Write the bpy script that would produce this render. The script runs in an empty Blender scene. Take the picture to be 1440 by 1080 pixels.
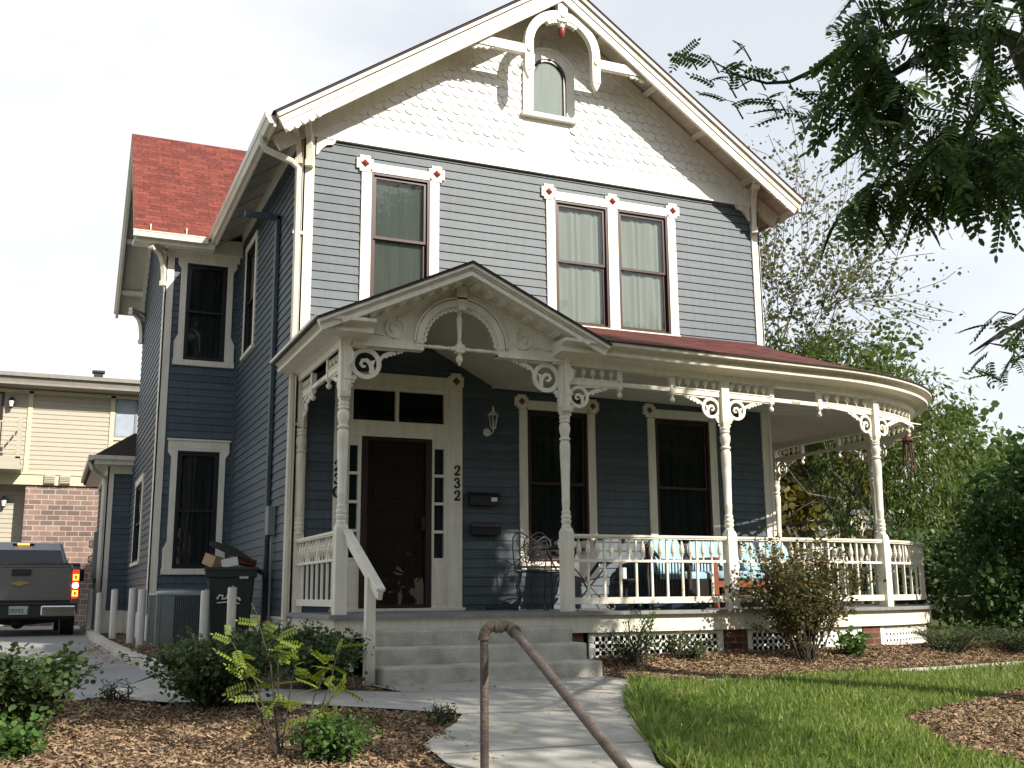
import bpy, math, random
import numpy as np
from mathutils import Matrix, Vector
R = math.radians
rng = np.random.default_rng(7)
random.seed(7)
scene = bpy.context.scene
C = scene.collection

# ------------------------------------------------------------------ camera
cam_d = bpy.data.cameras.new('camera'); cam = bpy.data.objects.new('camera', cam_d); C.objects.link(cam)
cam_d.sensor_width = 36; cam_d.lens = 37.53; cam_d.clip_end = 3000; cam_d.clip_start = 0.1
_y, _p, _r = R(23.396), R(11.159), R(-0.440)
f_ = Vector((math.sin(_y)*math.cos(_p), math.cos(_y)*math.cos(_p), math.sin(_p)))
r0 = Vector((math.cos(_y), -math.sin(_y), 0)); u0 = r0.cross(f_)
r1 = math.cos(_r)*r0 + math.sin(_r)*u0; u1 = -math.sin(_r)*r0 + math.cos(_r)*u0
mw = Matrix((r1, u1, -f_)).transposed().to_4x4(); mw.translation = Vector((-2.6666, -12.7096, 0.1872))
cam.matrix_world = mw
scene.camera = cam

# ------------------------------------------------------------------ sun, sky, exposure
SUN = Vector((0.49, -1.0, 0.745)).normalized()
sd = bpy.data.lights.new('sun', 'SUN'); sd.energy = 5.0; sd.angle = R(0.53); sd.color = (1.0, 0.93, 0.82)
so = bpy.data.objects.new('sun', sd); C.objects.link(so); so.location = SUN*40
so.rotation_euler = SUN.to_track_quat('Z', 'Y').to_euler()
world = bpy.data.worlds.new('World'); scene.world = world; world.use_nodes = True
wn = world.node_tree; wn.nodes.clear(); WL = wn.links.new
wo = wn.nodes.new('ShaderNodeOutputWorld'); bg = wn.nodes.new('ShaderNodeBackground'); bg.inputs[1].default_value = 0.092
sky = wn.nodes.new('ShaderNodeTexSky'); sky.sky_type = 'NISHITA'; sky.sun_disc = False
sky.sun_elevation = math.asin(SUN.z); sky.sun_rotation = math.atan2(SUN.x, SUN.y); sky.dust_density = 1.0
tc = wn.nodes.new('ShaderNodeTexCoord'); mp = wn.nodes.new('ShaderNodeMapping'); mp.inputs['Scale'].default_value = (1, 1, 2.2); mp.inputs['Location'].default_value = (0.3, 0.1, 0.2)
nz = wn.nodes.new('ShaderNodeTexNoise'); nz.inputs['Scale'].default_value = 1.7; nz.inputs['Detail'].default_value = 5; nz.inputs['Roughness'].default_value = 0.5
rp = wn.nodes.new('ShaderNodeValToRGB'); rp.color_ramp.elements[0].position = 0.36; rp.color_ramp.elements[1].position = 0.60
rp.color_ramp.elements[0].color = (.62, .62, .62, 1)
mx = wn.nodes.new('ShaderNodeMixRGB'); mx.inputs[2].default_value = (8.5, 8.6, 8.7, 1)
WL(tc.outputs['Generated'], mp.inputs[0]); WL(mp.outputs[0], nz.inputs['Vector']); WL(nz.outputs[0], rp.inputs[0])
sx = wn.nodes.new('ShaderNodeSeparateXYZ'); WL(tc.outputs['Generated'], sx.inputs[0])
up = wn.nodes.new('ShaderNodeMapRange'); up.inputs[1].default_value = .60; up.inputs[2].default_value = .92; up.inputs[3].default_value = 1; up.inputs[4].default_value = .5; WL(sx.outputs[2], up.inputs[0])
no_ = wn.nodes.new('ShaderNodeMapRange'); no_.inputs[1].default_value = -.25; no_.inputs[2].default_value = .25; no_.inputs[3].default_value = .55; no_.inputs[4].default_value = 1; WL(sx.outputs[1], no_.inputs[0])
mu1 = wn.nodes.new('ShaderNodeMath'); mu1.operation = 'MULTIPLY'; WL(up.outputs[0], mu1.inputs[0]); WL(no_.outputs[0], mu1.inputs[1])
mu2 = wn.nodes.new('ShaderNodeMath'); mu2.operation = 'MULTIPLY'; WL(rp.outputs[0], mu2.inputs[0]); WL(mu1.outputs[0], mu2.inputs[1])
WL(mu2.outputs[0], mx.inputs[0]); WL(sky.outputs[0], mx.inputs[1]); WL(mx.outputs[0], bg.inputs[0]); WL(bg.outputs[0], wo.inputs[0])
scene.view_settings.view_transform = 'Standard'; scene.view_settings.look = 'None'
scene.view_settings.exposure = 0.58; scene.view_settings.gamma = 1
scene.cycles.max_bounces = 8; scene.cycles.transparent_max_bounces = 16
scene.cycles.caustics_reflective = False; scene.cycles.caustics_refractive = False
scene.cycles.use_denoising = True

# ------------------------------------------------------------------ materials
def mat(name, col, rough=0.6, var=0.12, scale=6.0, bump=0.0, bscale=60.0, metal=0.0, spec=0.4, stretch=(1, 1, 1), col2=None, streak=0.0, emit=None, coat=0, island=0):
    m = bpy.data.materials.new(name); m.use_nodes = True; n = m.node_tree.nodes; L = m.node_tree.links.new
    b = n['Principled BSDF']; b.inputs['Roughness'].default_value = rough; b.inputs['Metallic'].default_value = metal
    b.inputs['Specular IOR Level'].default_value = spec
    if coat: b.inputs['Coat Weight'].default_value = coat
    t = n.new('ShaderNodeTexCoord'); mpg = n.new('ShaderNodeMapping'); mpg.inputs['Scale'].default_value = stretch
    L(t.outputs['Object'], mpg.inputs[0])
    no = n.new('ShaderNodeTexNoise'); no.inputs['Scale'].default_value = scale; no.inputs['Detail'].default_value = 6; no.inputs['Roughness'].default_value = 0.6
    L(mpg.outputs[0], no.inputs['Vector'])
    r = n.new('ShaderNodeValToRGB'); r.color_ramp.elements[0].position = 0.3; r.color_ramp.elements[1].position = 0.7
    c2 = col2 if col2 else [min(1, c*(1+var)) for c in col]
    c1 = [c*(1-var) for c in col] if not col2 else col
    r.color_ramp.elements[0].color = (*c1, 1); r.color_ramp.elements[1].color = (*c2, 1)
    L(no.outputs[0], r.inputs[0]); out = r.outputs[0]
    if streak:
        mp2 = n.new('ShaderNodeMapping'); mp2.inputs['Scale'].default_value = (9, 9, 0.9); L(t.outputs['Object'], mp2.inputs[0])
        n2 = n.new('ShaderNodeTexNoise'); n2.inputs['Scale'].default_value = 2.0; n2.inputs['Detail'].default_value = 5; L(mp2.outputs[0], n2.inputs['Vector'])
        r2 = n.new('ShaderNodeValToRGB'); r2.color_ramp.elements[0].position = .35; r2.color_ramp.elements[1].position = .6
        r2.color_ramp.elements[0].color = (1-streak, 1-streak*1.1, 1-streak*1.25, 1); r2.color_ramp.elements[1].color = (1, 1, 1, 1)
        L(n2.outputs[0], r2.inputs[0]); mm = n.new('ShaderNodeMixRGB'); mm.blend_type = 'MULTIPLY'; mm.inputs[0].default_value = 1
        L(out, mm.inputs[1]); L(r2.outputs[0], mm.inputs[2]); out = mm.outputs[0]
    if island:
        gi = n.new('ShaderNodeNewGeometry'); mr_ = n.new('ShaderNodeMapRange'); mr_.inputs[3].default_value = 1-island; mr_.inputs[4].default_value = 1+island; L(gi.outputs['Random Per Island'], mr_.inputs[0])
        hv = n.new('ShaderNodeHueSaturation'); L(mr_.outputs[0], hv.inputs['Value']); L(out, hv.inputs['Color']); out = hv.outputs[0]
    L(out, b.inputs['Base Color'])
    if bump:
        nb = n.new('ShaderNodeTexNoise'); nb.inputs['Scale'].default_value = bscale; nb.inputs['Detail'].default_value = 6; L(mpg.outputs[0], nb.inputs['Vector'])
        bp = n.new('ShaderNodeBump'); bp.inputs['Strength'].default_value = bump; bp.inputs['Distance'].default_value = 0.02; L(nb.outputs[0], bp.inputs['Height']); L(bp.outputs[0], b.inputs['Normal'])
    if emit:
        b.inputs['Emission Color'].default_value = (*emit[0], 1); b.inputs['Emission Strength'].default_value = emit[1]
    return m

def brick_mat(name, c1, c2, mortar, bw, rh, ms=0.01, vec='UV', bump=0.5, rough=0.85, offset=0.5, big=None, voff=(0, 0, 0), rot=None, dark=None):
    m = bpy.data.materials.new(name); m.use_nodes = True; n = m.node_tree.nodes; L = m.node_tree.links.new
    b = n['Principled BSDF']; b.inputs['Roughness'].default_value = rough; b.inputs['Specular IOR Level'].default_value = .2
    t = n.new('ShaderNodeTexCoord'); bt = n.new('ShaderNodeTexBrick'); bt.offset = offset
    src = t.outputs[vec]
    if rot:
        g = n.new('ShaderNodeMapping'); g.inputs['Rotation'].default_value = rot; L(src, g.inputs[0]); src = g.outputs[0]
    L(src, bt.inputs['Vector'])
    bt.inputs['Color1'].default_value = (*c1, 1); bt.inputs['Color2'].default_value = (*c2, 1); bt.inputs['Mortar'].default_value = (*mortar, 1)
    bt.inputs['Scale'].default_value = 1; bt.inputs['Brick Width'].default_value = bw; bt.inputs['Row Height'].default_value = rh
    bt.inputs['Mortar Size'].default_value = ms; bt.inputs['Bias'].default_value = -0.1; bt.inputs['Mortar Smooth'].default_value = 0.2
    no = n.new('ShaderNodeTexNoise'); no.inputs['Scale'].default_value = 2.5 if not big else big; no.inputs['Detail'].default_value = 8; L(src, no.inputs['Vector'])
    r = n.new('ShaderNodeValToRGB'); r.color_ramp.elements[0].position = .3; r.color_ramp.elements[1].position = .7
    r.color_ramp.elements[0].color = (.62, .6, .6, 1); r.color_ramp.elements[1].color = (1.25, 1.2, 1.15, 1)
    L(no.outputs[0], r.inputs[0]); mm = n.new('ShaderNodeMixRGB'); mm.blend_type = 'MULTIPLY'; mm.inputs[0].default_value = .8
    L(bt.outputs[0], mm.inputs[1]); L(r.outputs[0], mm.inputs[2])
    n3 = n.new('ShaderNodeTexNoise'); n3.inputs['Scale'].default_value = 90; L(src, n3.inputs['Vector'])
    m3 = n.new('ShaderNodeMixRGB'); m3.blend_type = 'OVERLAY'; m3.inputs[0].default_value = .45; L(mm.outputs[0], m3.inputs[1]); L(n3.outputs[0], m3.inputs[2])
    L(m3.outputs[0], b.inputs['Base Color'])
    bp = n.new('ShaderNodeBump'); bp.inputs['Strength'].default_value = bump; bp.inputs['Distance'].default_value = .008; bp.invert = True
    L(bt.outputs['Fac'], bp.inputs['Height']); L(bp.outputs[0], b.inputs['Normal'])
    return m

def glass_mat(name, tint=(.94, .97, .95), ior=1.5, rough=0.0, base=0.02):
    m = bpy.data.materials.new(name); m.use_nodes = True; n = m.node_tree.nodes; L = m.node_tree.links.new; n.clear()
    o = n.new('ShaderNodeOutputMaterial'); tr = n.new('ShaderNodeBsdfTransparent'); tr.inputs[0].default_value = (*tint, 1)
    g = n.new('ShaderNodeBsdfGlossy'); g.inputs['Roughness'].default_value = rough
    t = n.new('ShaderNodeTexCoord'); no = n.new('ShaderNodeTexNoise'); no.inputs['Scale'].default_value = 1.6; L(t.outputs['Object'], no.inputs['Vector'])
    bp = n.new('ShaderNodeBump'); bp.inputs['Strength'].default_value = .06; bp.inputs['Distance'].default_value = .05; L(no.outputs[0], bp.inputs['Height']); L(bp.outputs[0], g.inputs['Normal'])
    fr = n.new('ShaderNodeFresnel'); fr.inputs[0].default_value = ior
    ad = n.new('ShaderNodeMath'); ad.inputs[1].default_value = base; L(fr.outputs[0], ad.inputs[0])
    mxs = n.new('ShaderNodeMixShader'); L(ad.outputs[0], mxs.inputs[0]); L(tr.outputs[0], mxs.inputs[1]); L(g.outputs[0], mxs.inputs[2]); L(mxs.outputs[0], o.inputs[0])
    return m

def leaf_mat(name, c1, c2, trans=0.35, rough=0.5, scale=3.0, spec=.3, dry=None):
    m = bpy.data.materials.new(name); m.use_nodes = True; n = m.node_tree.nodes; L = m.node_tree.links.new
    b = n['Principled BSDF']; b.inputs['Roughness'].default_value = rough; b.inputs['Specular IOR Level'].default_value = spec
    g = n.new('ShaderNodeNewGeometry')
    r = n.new('ShaderNodeValToRGB'); r.color_ramp.elements[0].color = (*c1, 1); r.color_ramp.elements[1].color = (*c2, 1)
    t = n.new('ShaderNodeTexCoord'); no = n.new('ShaderNodeTexNoise'); no.inputs['Scale'].default_value = scale; L(t.outputs['Object'], no.inputs['Vector'])
    a = n.new('ShaderNodeMath'); a.operation = 'MULTIPLY_ADD'; a.inputs[1].default_value = .55; L(g.outputs['Random Per Island'], a.inputs[0])
    s = n.new('ShaderNodeMath'); s.operation = 'MULTIPLY'; s.inputs[1].default_value = .5; L(no.outputs[0], s.inputs[0]); L(s.outputs[0], a.inputs[2])
    L(a.outputs[0], r.inputs[0]); L(r.outputs[0], b.inputs['Base Color'])
    if dry:
        e1 = r.color_ramp.elements.new(dry[1]); e1.color = (*c2, 1); r.color_ramp.elements[-1].color = (*dry[0], 1)
    o = n['Material Output']; tr = n.new('ShaderNodeBsdfTranslucent'); hs = n.new('ShaderNodeHueSaturation'); hs.inputs['Value'].default_value = 1.5; hs.inputs['Saturation'].default_value = 1.1
    L(r.outputs[0], hs.inputs['Color']); L(hs.outputs[0], tr.inputs[0])
    ms = n.new('ShaderNodeMixShader'); ms.inputs[0].default_value = trans; L(b.outputs[0], ms.inputs[1]); L(tr.outputs[0], ms.inputs[2]); L(ms.outputs[0], o.inputs[0])
    return m

M = {}
M['white'] = mat('cream_paint', (.76, .72, .61), .45, .05, 5, streak=.10, bump=.05, bscale=40)
M['whitebright'] = mat('white_paint', (.82, .80, .74), .45, .04, 5, streak=.05)
M['siding'] = mat('blue_siding_paint', (.066, .090, .108), .5, .12, 3, bump=.12, bscale=30, stretch=(1, 1, 8), streak=.16, island=.14)
M['red'] = mat('red_paint', (.20, .035, .025), .4, .15)
M['sash'] = mat('maroon_sash_paint', (.040, .014, .012), .35, .15)
M['glass'] = glass_mat('window_glass')
M['glassdark'] = glass_mat('dark_glass', (.66, .70, .69), 1.33, 0, .0)
M['inside'] = mat('dark_interior', (.02, .02, .018), .9)  # near-black colour stands for the shade of unlit rooms
M['blind'] = mat('pale_blind', (.80, .88, .82), .8, .1, 3, stretch=(6, 1, .4))
M['curtain'] = mat('dark_curtain', (.045, .055, .05), .9, .45, 4, stretch=(4, 1, .25))
M['door'] = mat('brown_door_wood', (.060, .034, .025), .45, .2, 4, stretch=(5, 1, .5))
M['doorframe'] = mat('dark_brown_metal', (.025, .012, .010), .4)
M['shingle'] = brick_mat('red_shingle', (.215, .062, .047), (.12, .036, .030), (.06, .018, .016), .26, .12, .004, bump=.6, offset=.37, big=14)
M['shingledark'] = brick_mat('maroon_shingle', (.150, .045, .037), (.055, .024, .021), (.025, .012, .012), .22, .12, .006, bump=.9, big=20)
M['roofedge'] = mat('roof_edge', (.05, .035, .035), .9)
M['metalgutter'] = mat('gutter_metal', (.66, .62, .52), .35, .05, 3, streak=.12)
M['soffit'] = mat('soffit_wood', (.50, .46, .38), .7, .15, 3)
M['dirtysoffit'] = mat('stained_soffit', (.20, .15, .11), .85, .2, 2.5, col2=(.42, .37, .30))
M['floorwood'] = mat('grey_floor_paint', (.22, .22, .215), .6, .2, 5, stretch=(1, 8, 1))
M['ceiling'] = mat('porch_ceiling', (.52, .48, .40), .6, .06)
M['concrete'] = mat('concrete', (.44, .42, .365), .85, .30, 4.0, bump=.6, bscale=60)
M['walk'] = mat('pavement_concrete', (.38, .37, .33), .9, .2, 1.6, bump=.35, bscale=90)
M['asphalt'] = mat('driveway_concrete', (.28, .28, .27), .9, .18, .8, bump=.2, bscale=90)
M['brick'] = brick_mat('red_brick', (.17, .065, .045), (.11, .05, .04), (.17, .14, .11), .22, .075, .01, vec='Object', rot=(R(90), 0, 0))
M['aptbrick'] = brick_mat('mixed_brick', (.28, .19, .16), (.14, .11, .10), (.42, .375, .33), .34, .145, .012, vec='Object', rot=(R(90), 0, 0), big=1.5)
M['aptsiding'] = mat('beige_vinyl', (.40, .365, .29), .6, .04)
M['apttrim'] = mat('yellow_cream_trim', (.60, .54, .37), .6, .04)
M['aptroof'] = mat('apartment_eave', (.25, .23, .205), .8)
M['grey'] = mat('weathered_grey', (.27, .245, .22), .8, .15)
M['black'] = mat('black_iron', (.018, .018, .02), .4)
M['blackplastic'] = mat('black_plastic', (.02, .02, .022), .5)
M['iron'] = mat('weathered_iron', (.10, .09, .085), .45, .2)
M['pipe'] = mat('brown_pipe_paint', (.095, .075, .062), .6, .4, 16, bump=.5, bscale=60)
M['bin'] = mat('dark_bin_plastic', (.022, .030, .022), .5, .2)
M['hvac'] = mat('hvac_grey', (.20, .225, .215), .5, .1)
M['hvactop'] = mat('hvac_top', (.33, .37, .36), .45, .1)
M['pvc'] = mat('white_pvc', (.66, .65, .60), .5, .08, 4, streak=.2)
M['bluecloth'] = mat('light_blue_cushion', (.30, .46, .54), .85, .08)
M['redwood'] = mat('reddish_wood', (.22, .065, .028), .4, .25, 5, stretch=(1, 1, 6))
M['wicker'] = mat('dark_wicker', (.03, .025, .022), .6, .3, 40)
M['bluebucket'] = mat('blue_plastic', (.02, .07, .25), .4)
M['yellow'] = mat('yellow_plastic', (.8, .42, .02), .4)
M['bark'] = mat('bark', (.05, .04, .032), .9, .35, 12, bump=.8, bscale=25, stretch=(1, 1, .3))
M['barkgrey'] = mat('grey_bark', (.13, .11, .09), .9, .3, 12)
M['lantern'] = mat('white_lantern', (.62, .61, .56), .5)
M['label'] = mat('white_label', (.7, .7, .68), .6)

# ------------------------------------------------------------------ mesh helper
class MB:
    def __init__(s, F=None):
        s.v = []; s.f = []; s.uv = []; s.F = F or Matrix.Identity(4)
    def add(s, vs, fs, uvs=None, T=None):
        o = len(s.v); A = s.F if T is None else s.F @ T
        s.v += [tuple(A @ Vector(p)) for p in vs]
        for i, f in enumerate(fs):
            s.f.append(tuple(o+k for k in f)); s.uv.append(uvs[i] if uvs else [(0, 0)]*len(f))
        return s
    def box(s, x0, x1, y0, y1, z0, z1, T=None):
        v = [(x, y, z) for z in (z0, z1) for y in (y0, y1) for x in (x0, x1)]
        f = [(0, 2, 3, 1), (4, 5, 7, 6), (0, 1, 5, 4), (2, 6, 7, 3), (0, 4, 6, 2), (1, 3, 7, 5)]
        return s.add(v, f, None, T)
    def cbox(s, c, sx, sy, sz, rot=(0, 0, 0)):
        from mathutils import Euler
        T = Matrix.Translation(c) @ Euler(rot).to_matrix().to_4x4()
        return s.box(-sx/2, sx/2, -sy/2, sy/2, -sz/2, sz/2, T)
    def beam(s, a, b, w, h, up=(0, 0, 1)):
        a, b = Vector(a), Vector(b); d = b-a; L = d.length; d.normalize()
        u = Vector(up); x = d.cross(u)
        if x.length < 1e-4: x = d.cross(Vector((1, 0, 0)))
        x.normalize(); u = x.cross(d)
        T = Matrix((d, x, u)).transposed().to_4x4(); T.translation = a
        return s.box(0, L, -w/2, w/2, -h/2, h/2, T)
    def prism(s, poly, y0, y1, T=None):
        n = len(poly); v = [(p[0], y0, p[1]) for p in poly]+[(p[0], y1, p[1]) for p in poly]
        f = [tuple(range(n)), tuple(range(2*n-1, n-1, -1))]+[(i, n+i, n+(i+1) % n, (i+1) % n) for i in range(n)]
        return s.add(v, f, None, T)
    def stroke(s, pts, w, y0, y1, closed=False, T=None):
        n = len(pts); w = w if hasattr(w, '__len__') else [w]*n; A = []; B = []
        for i in range(n):
            p = Vector(pts[i]); a = Vector(pts[i-1] if (i or closed) else pts[i]); b = Vector(pts[(i+1) % n] if (i < n-1 or closed) else pts[i])
            d = b-a; d.normalize(); nn = Vector((-d.y, d.x)); A.append(p+nn*w[i]/2); B.append(p-nn*w[i]/2)
        v = [(p.x, y0, p.y) for p in A]+[(p.x, y0, p.y) for p in B]+[(p.x, y1, p.y) for p in A]+[(p.x, y1, p.y) for p in B]
        f = []
        for i in range(n if closed else n-1):
            j = (i+1) % n
            f += [(i, n+i, n+j, j), (2*n+i, 2*n+j, 3*n+j, 3*n+i), (i, j, 2*n+j, 2*n+i), (n+i, 3*n+i, 3*n+j, n+j)]
        if not closed: f += [(0, 2*n, 3*n, n), (n-1, 2*n-1, 4*n-1, 3*n-1)]
        return s.add(v, f, None, T)
    def disc(s, cx, cz, r, y0, y1, n=16, T=None):
        return s.prism([(cx+r*math.cos(2*math.pi*i/n), cz+r*math.sin(2*math.pi*i/n)) for i in range(n)], y0, y1, T)
    def lathe(s, prof, loc=(0, 0, 0), n=16, T=None):
        v = []; f = []; m = len(prof)
        for r, z in prof:
            for k in range(n):
                a = 2*math.pi*k/n; v.append((loc[0]+r*math.cos(a), loc[1]+r*math.sin(a), loc[2]+z))
        for i in range(m-1):
            for k in range(n):
                f.append((i*n+k, i*n+(k+1) % n, (i+1)*n+(k+1) % n, (i+1)*n+k))
        f.append(tuple(range(n-1, -1, -1))); f.append(tuple((m-1)*n+k for k in range(n)))
        return s.add(v, f, None, T)
    def tube(s, pts, r, n=8, T=None, closed=False):
        pts = [Vector(p) for p in pts]; m = len(pts); r = r if hasattr(r, '__len__') else [r]*m
        v = []; f = []; prev = None
        for i in range(m):
            a = pts[i-1] if (i or closed) else pts[i]; b = pts[(i+1) % m] if (i < m-1 or closed) else pts[i]
            d = (b-a).normalized()
            x = d.cross(Vector((0, 0, 1))) if prev is None else (prev-d*prev.dot(d))
            if x.length < 1e-3: x = d.cross(Vector((0, 1, 0)))
            x.normalize(); prev = x; y = d.cross(x)
            for k in range(n):
                t = 2*math.pi*k/n; v.append(tuple(pts[i]+(x*math.cos(t)+y*math.sin(t))*r[i]))
        for i in range(m if closed else m-1):
            j = (i+1) % m
            for k in range(n): f.append((i*n+k, i*n+(k+1) % n, j*n+(k+1) % n, j*n+k))
        if not closed: f.append(tuple(range(n-1, -1, -1))); f.append(tuple((m-1)*n+k for k in range(n)))
        return s.add(v, f, None, T)
    def quad(s, p, uv=None, T=None): return s.add(p, [tuple(range(len(p)))], [uv] if uv else None, T)
    def grid(s, rows, us=None, vs=None):   # rows of points, uv from us (per column) and vs (per row)
        m = len(rows); n = len(rows[0]); v = [p for r in rows for p in r]; f = []; uv = []
        for i in range(m-1):
            for k in range(n-1):
                f.append((i*n+k, i*n+k+1, (i+1)*n+k+1, (i+1)*n+k))
                if us: uv.append([(us[k], vs[i]), (us[k+1], vs[i]), (us[k+1], vs[i+1]), (us[k], vs[i+1])])
        return s.add(v, f, uv if us else None)
    def sphere(s, c, r, n=10, sc=(1, 1, 1)):
        T = Matrix.Translation(c) @ Matrix.Diagonal((*sc, 1))
        return s.lathe([(max(1e-4, r*math.sin(math.pi*i/n)), -r*math.cos(math.pi*i/n)) for i in range(n+1)], (0, 0, 0), n+4, T)
    def build(s, name, m, parent=None, smooth=False, bevel=0):
        me = bpy.data.meshes.new(name); me.from_pydata(s.v, [], s.f)
        uvl = me.uv_layers.new(name='uv'); flat = [c for f in s.uv for p in f for c in p]
        if len(flat) == 2*len(me.loops): uvl.data.foreach_set('uv', flat)
        me.materials.append(m if not isinstance(m, str) else M[m])
        if smooth:
            me.polygons.foreach_set('use_smooth', [True]*len(me.polygons)); me.set_sharp_from_angle(angle=R(40))
        me.update()
        o = bpy.data.objects.new(name, me); C.objects.link(o)
        if parent: o.parent = parent
        if bevel:
            b = o.modifiers.new('bevel', 'BEVEL'); b.width = bevel; b.segments = 2; b.limit_method = 'ANGLE'
        return o
def tag(o, label=None, cat=None, group=None, kind=None):
    if label: o['label'] = label
    if cat: o['category'] = cat
    if group: o['group'] = group
    if kind: o['kind'] = kind
    return o
def empty(name, loc=(0, 0, 0), rz=0):
    o = bpy.data.objects.new(name, None); C.objects.link(o); o.location = loc; o.rotation_euler = (0, 0, rz); o.empty_display_size = .1
    return o
def copy_tree(o, parent=None):
    c = o.copy(); C.objects.link(c); c.parent = parent
    for ch in list(o.children): copy_tree(ch, c)
    return c
def Tr(*p): return Matrix.Translation(p)
def Rz(a): return Matrix.Rotation(a, 4, 'Z')
def arc(cx, cz, r, a0, a1, n): return [(cx+r*math.cos(R(a0+(a1-a0)*i/n)), cz+r*math.sin(R(a0+(a1-a0)*i/n))) for i in range(n+1)]
def smooth(t): t = min(1, max(0, t)); return t*t*(3-2*t)

# fast numpy meshes for leaves, blades, chips
def npmesh(name, V, Fc, nper, m, parent=None):      # V (N,3); Fc faces flat of equal size nper
    me = bpy.data.meshes.new(name); nf = len(Fc)//nper
    me.vertices.add(len(V)); me.vertices.foreach_set('co', V.astype(np.float32).ravel())
    me.loops.add(len(Fc)); me.loops.foreach_set('vertex_index', Fc.astype(np.int32))
    me.polygons.add(nf); me.polygons.foreach_set('loop_start', np.arange(nf, dtype=np.int32)*nper); me.polygons.foreach_set('loop_total', np.full(nf, nper, dtype=np.int32))
    me.materials.append(M[m]); me.update(); me.validate()
    o = bpy.data.objects.new(name, me); C.objects.link(o)
    if parent: o.parent = parent
    return o
def frames(d, up=None, roll=None):
    """orthonormal frames (N,3,3) columns: side, dir, normal"""
    d = d/np.linalg.norm(d, axis=1, keepdims=True); N = len(d)
    u = np.tile([0, 0, 1.0], (N, 1)) if up is None else up
    s = np.cross(d, u); ln = np.linalg.norm(s, axis=1, keepdims=True); s = np.where(ln < 1e-3, np.tile([1.0, 0, 0], (N, 1)), s/np.maximum(ln, 1e-6))
    n = np.cross(s, d)
    if roll is not None:
        c, sn = np.cos(roll)[:, None], np.sin(roll)[:, None]; s, n = s*c+n*sn, n*c-s*sn
    return np.stack([s, d, n], axis=2)
def scatter(name, tv, tf, pos, fr, sc, m, parent=None):
    tv = np.array(tv, float); tf = np.array(tf); nper = tf.shape[1]
    V = np.einsum('nij,kj->nki', fr, tv)*np.asarray(sc).reshape(-1, 1, 1)+pos[:, None, :]
    F = (tf[None]+(np.arange(len(pos))*len(tv))[:, None, None]).reshape(-1)
    return npmesh(name, V.reshape(-1, 3), F, nper, m, parent)
# ================================================================== THE HOUSE
house = empty('house', (3.4, 4.0, -0.55))
tag(house, 'two-storey Victorian house with blue-grey lap siding, cream gingerbread trim and a wraparound porch', 'house')
HL = house
def hb(mb, name, m, parent=None, **k):
    o = mb.build(name, m, parent or house, **k)
    if (parent or house) is house: o.matrix_parent_inverse = Matrix.Translation((-3.4, -4.0, 0.55))
    return o
def Fl(x0): return Matrix(((0, 1, 0, x0), (-1, 0, 0, 0), (0, 0, 1, 0), (0, 0, 0, 1)))      # wall seen from -x; local x = -y
def Fr(x0): return Matrix(((0, -1, 0, x0), (1, 0, 0, 0), (0, 0, 1, 0), (0, 0, 0, 1)))      # wall seen from +x; local x = y
FI = Matrix.Identity(4)

def siding(F, u0, u1, z0, z1, holes=(), clip=None, step=.114, m='siding', out=.019):
    mb = MB(F); z = z0
    while z < z1-.01:
        zt = min(z+step, z1); zc = (z+zt)/2; iv = [(u0, u1)]
        if clip: iv = [(max(u0, clip(zc)[0]), min(u1, clip(zc)[1]))]
        for a, b, c, d in holes:
            if c < zc < d:
                nv = []
                for p, q in iv:
                    if b <= p or a >= q: nv.append((p, q)); continue
                    if a > p: nv.append((p, a))
                    if b < q: nv.append((b, q))
                iv = nv
        for p, q in iv:
            if q-p < .01: continue
            mb.add([(p, -out, z), (q, -out, z), (q, -.004, zt), (p, -.004, zt), (p, 0, z), (q, 0, z)], [(0, 1, 2, 3), (4, 5, 1, 0)])
        z = zt
    return hb(mb, 'wall', m)

def rosette(tr, red, x, z, s=1.0, y=-.045):
    a, b = .112*s, .072*s
    tr.box(x-a, x+a, y, .01, z-b, z+b); tr.box(x-b, x+b, y-.002, .01, z-a, z+a)
    r = .058*s
    red.add([(x-r, y-.004, z), (x, y-.004, z-r), (x+r, y-.004, z), (x, y-.004, z+r), (x, y-.03, z)], [(0, 1, 4), (1, 2, 4), (2, 3, 4), (3, 0, 4)])

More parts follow.
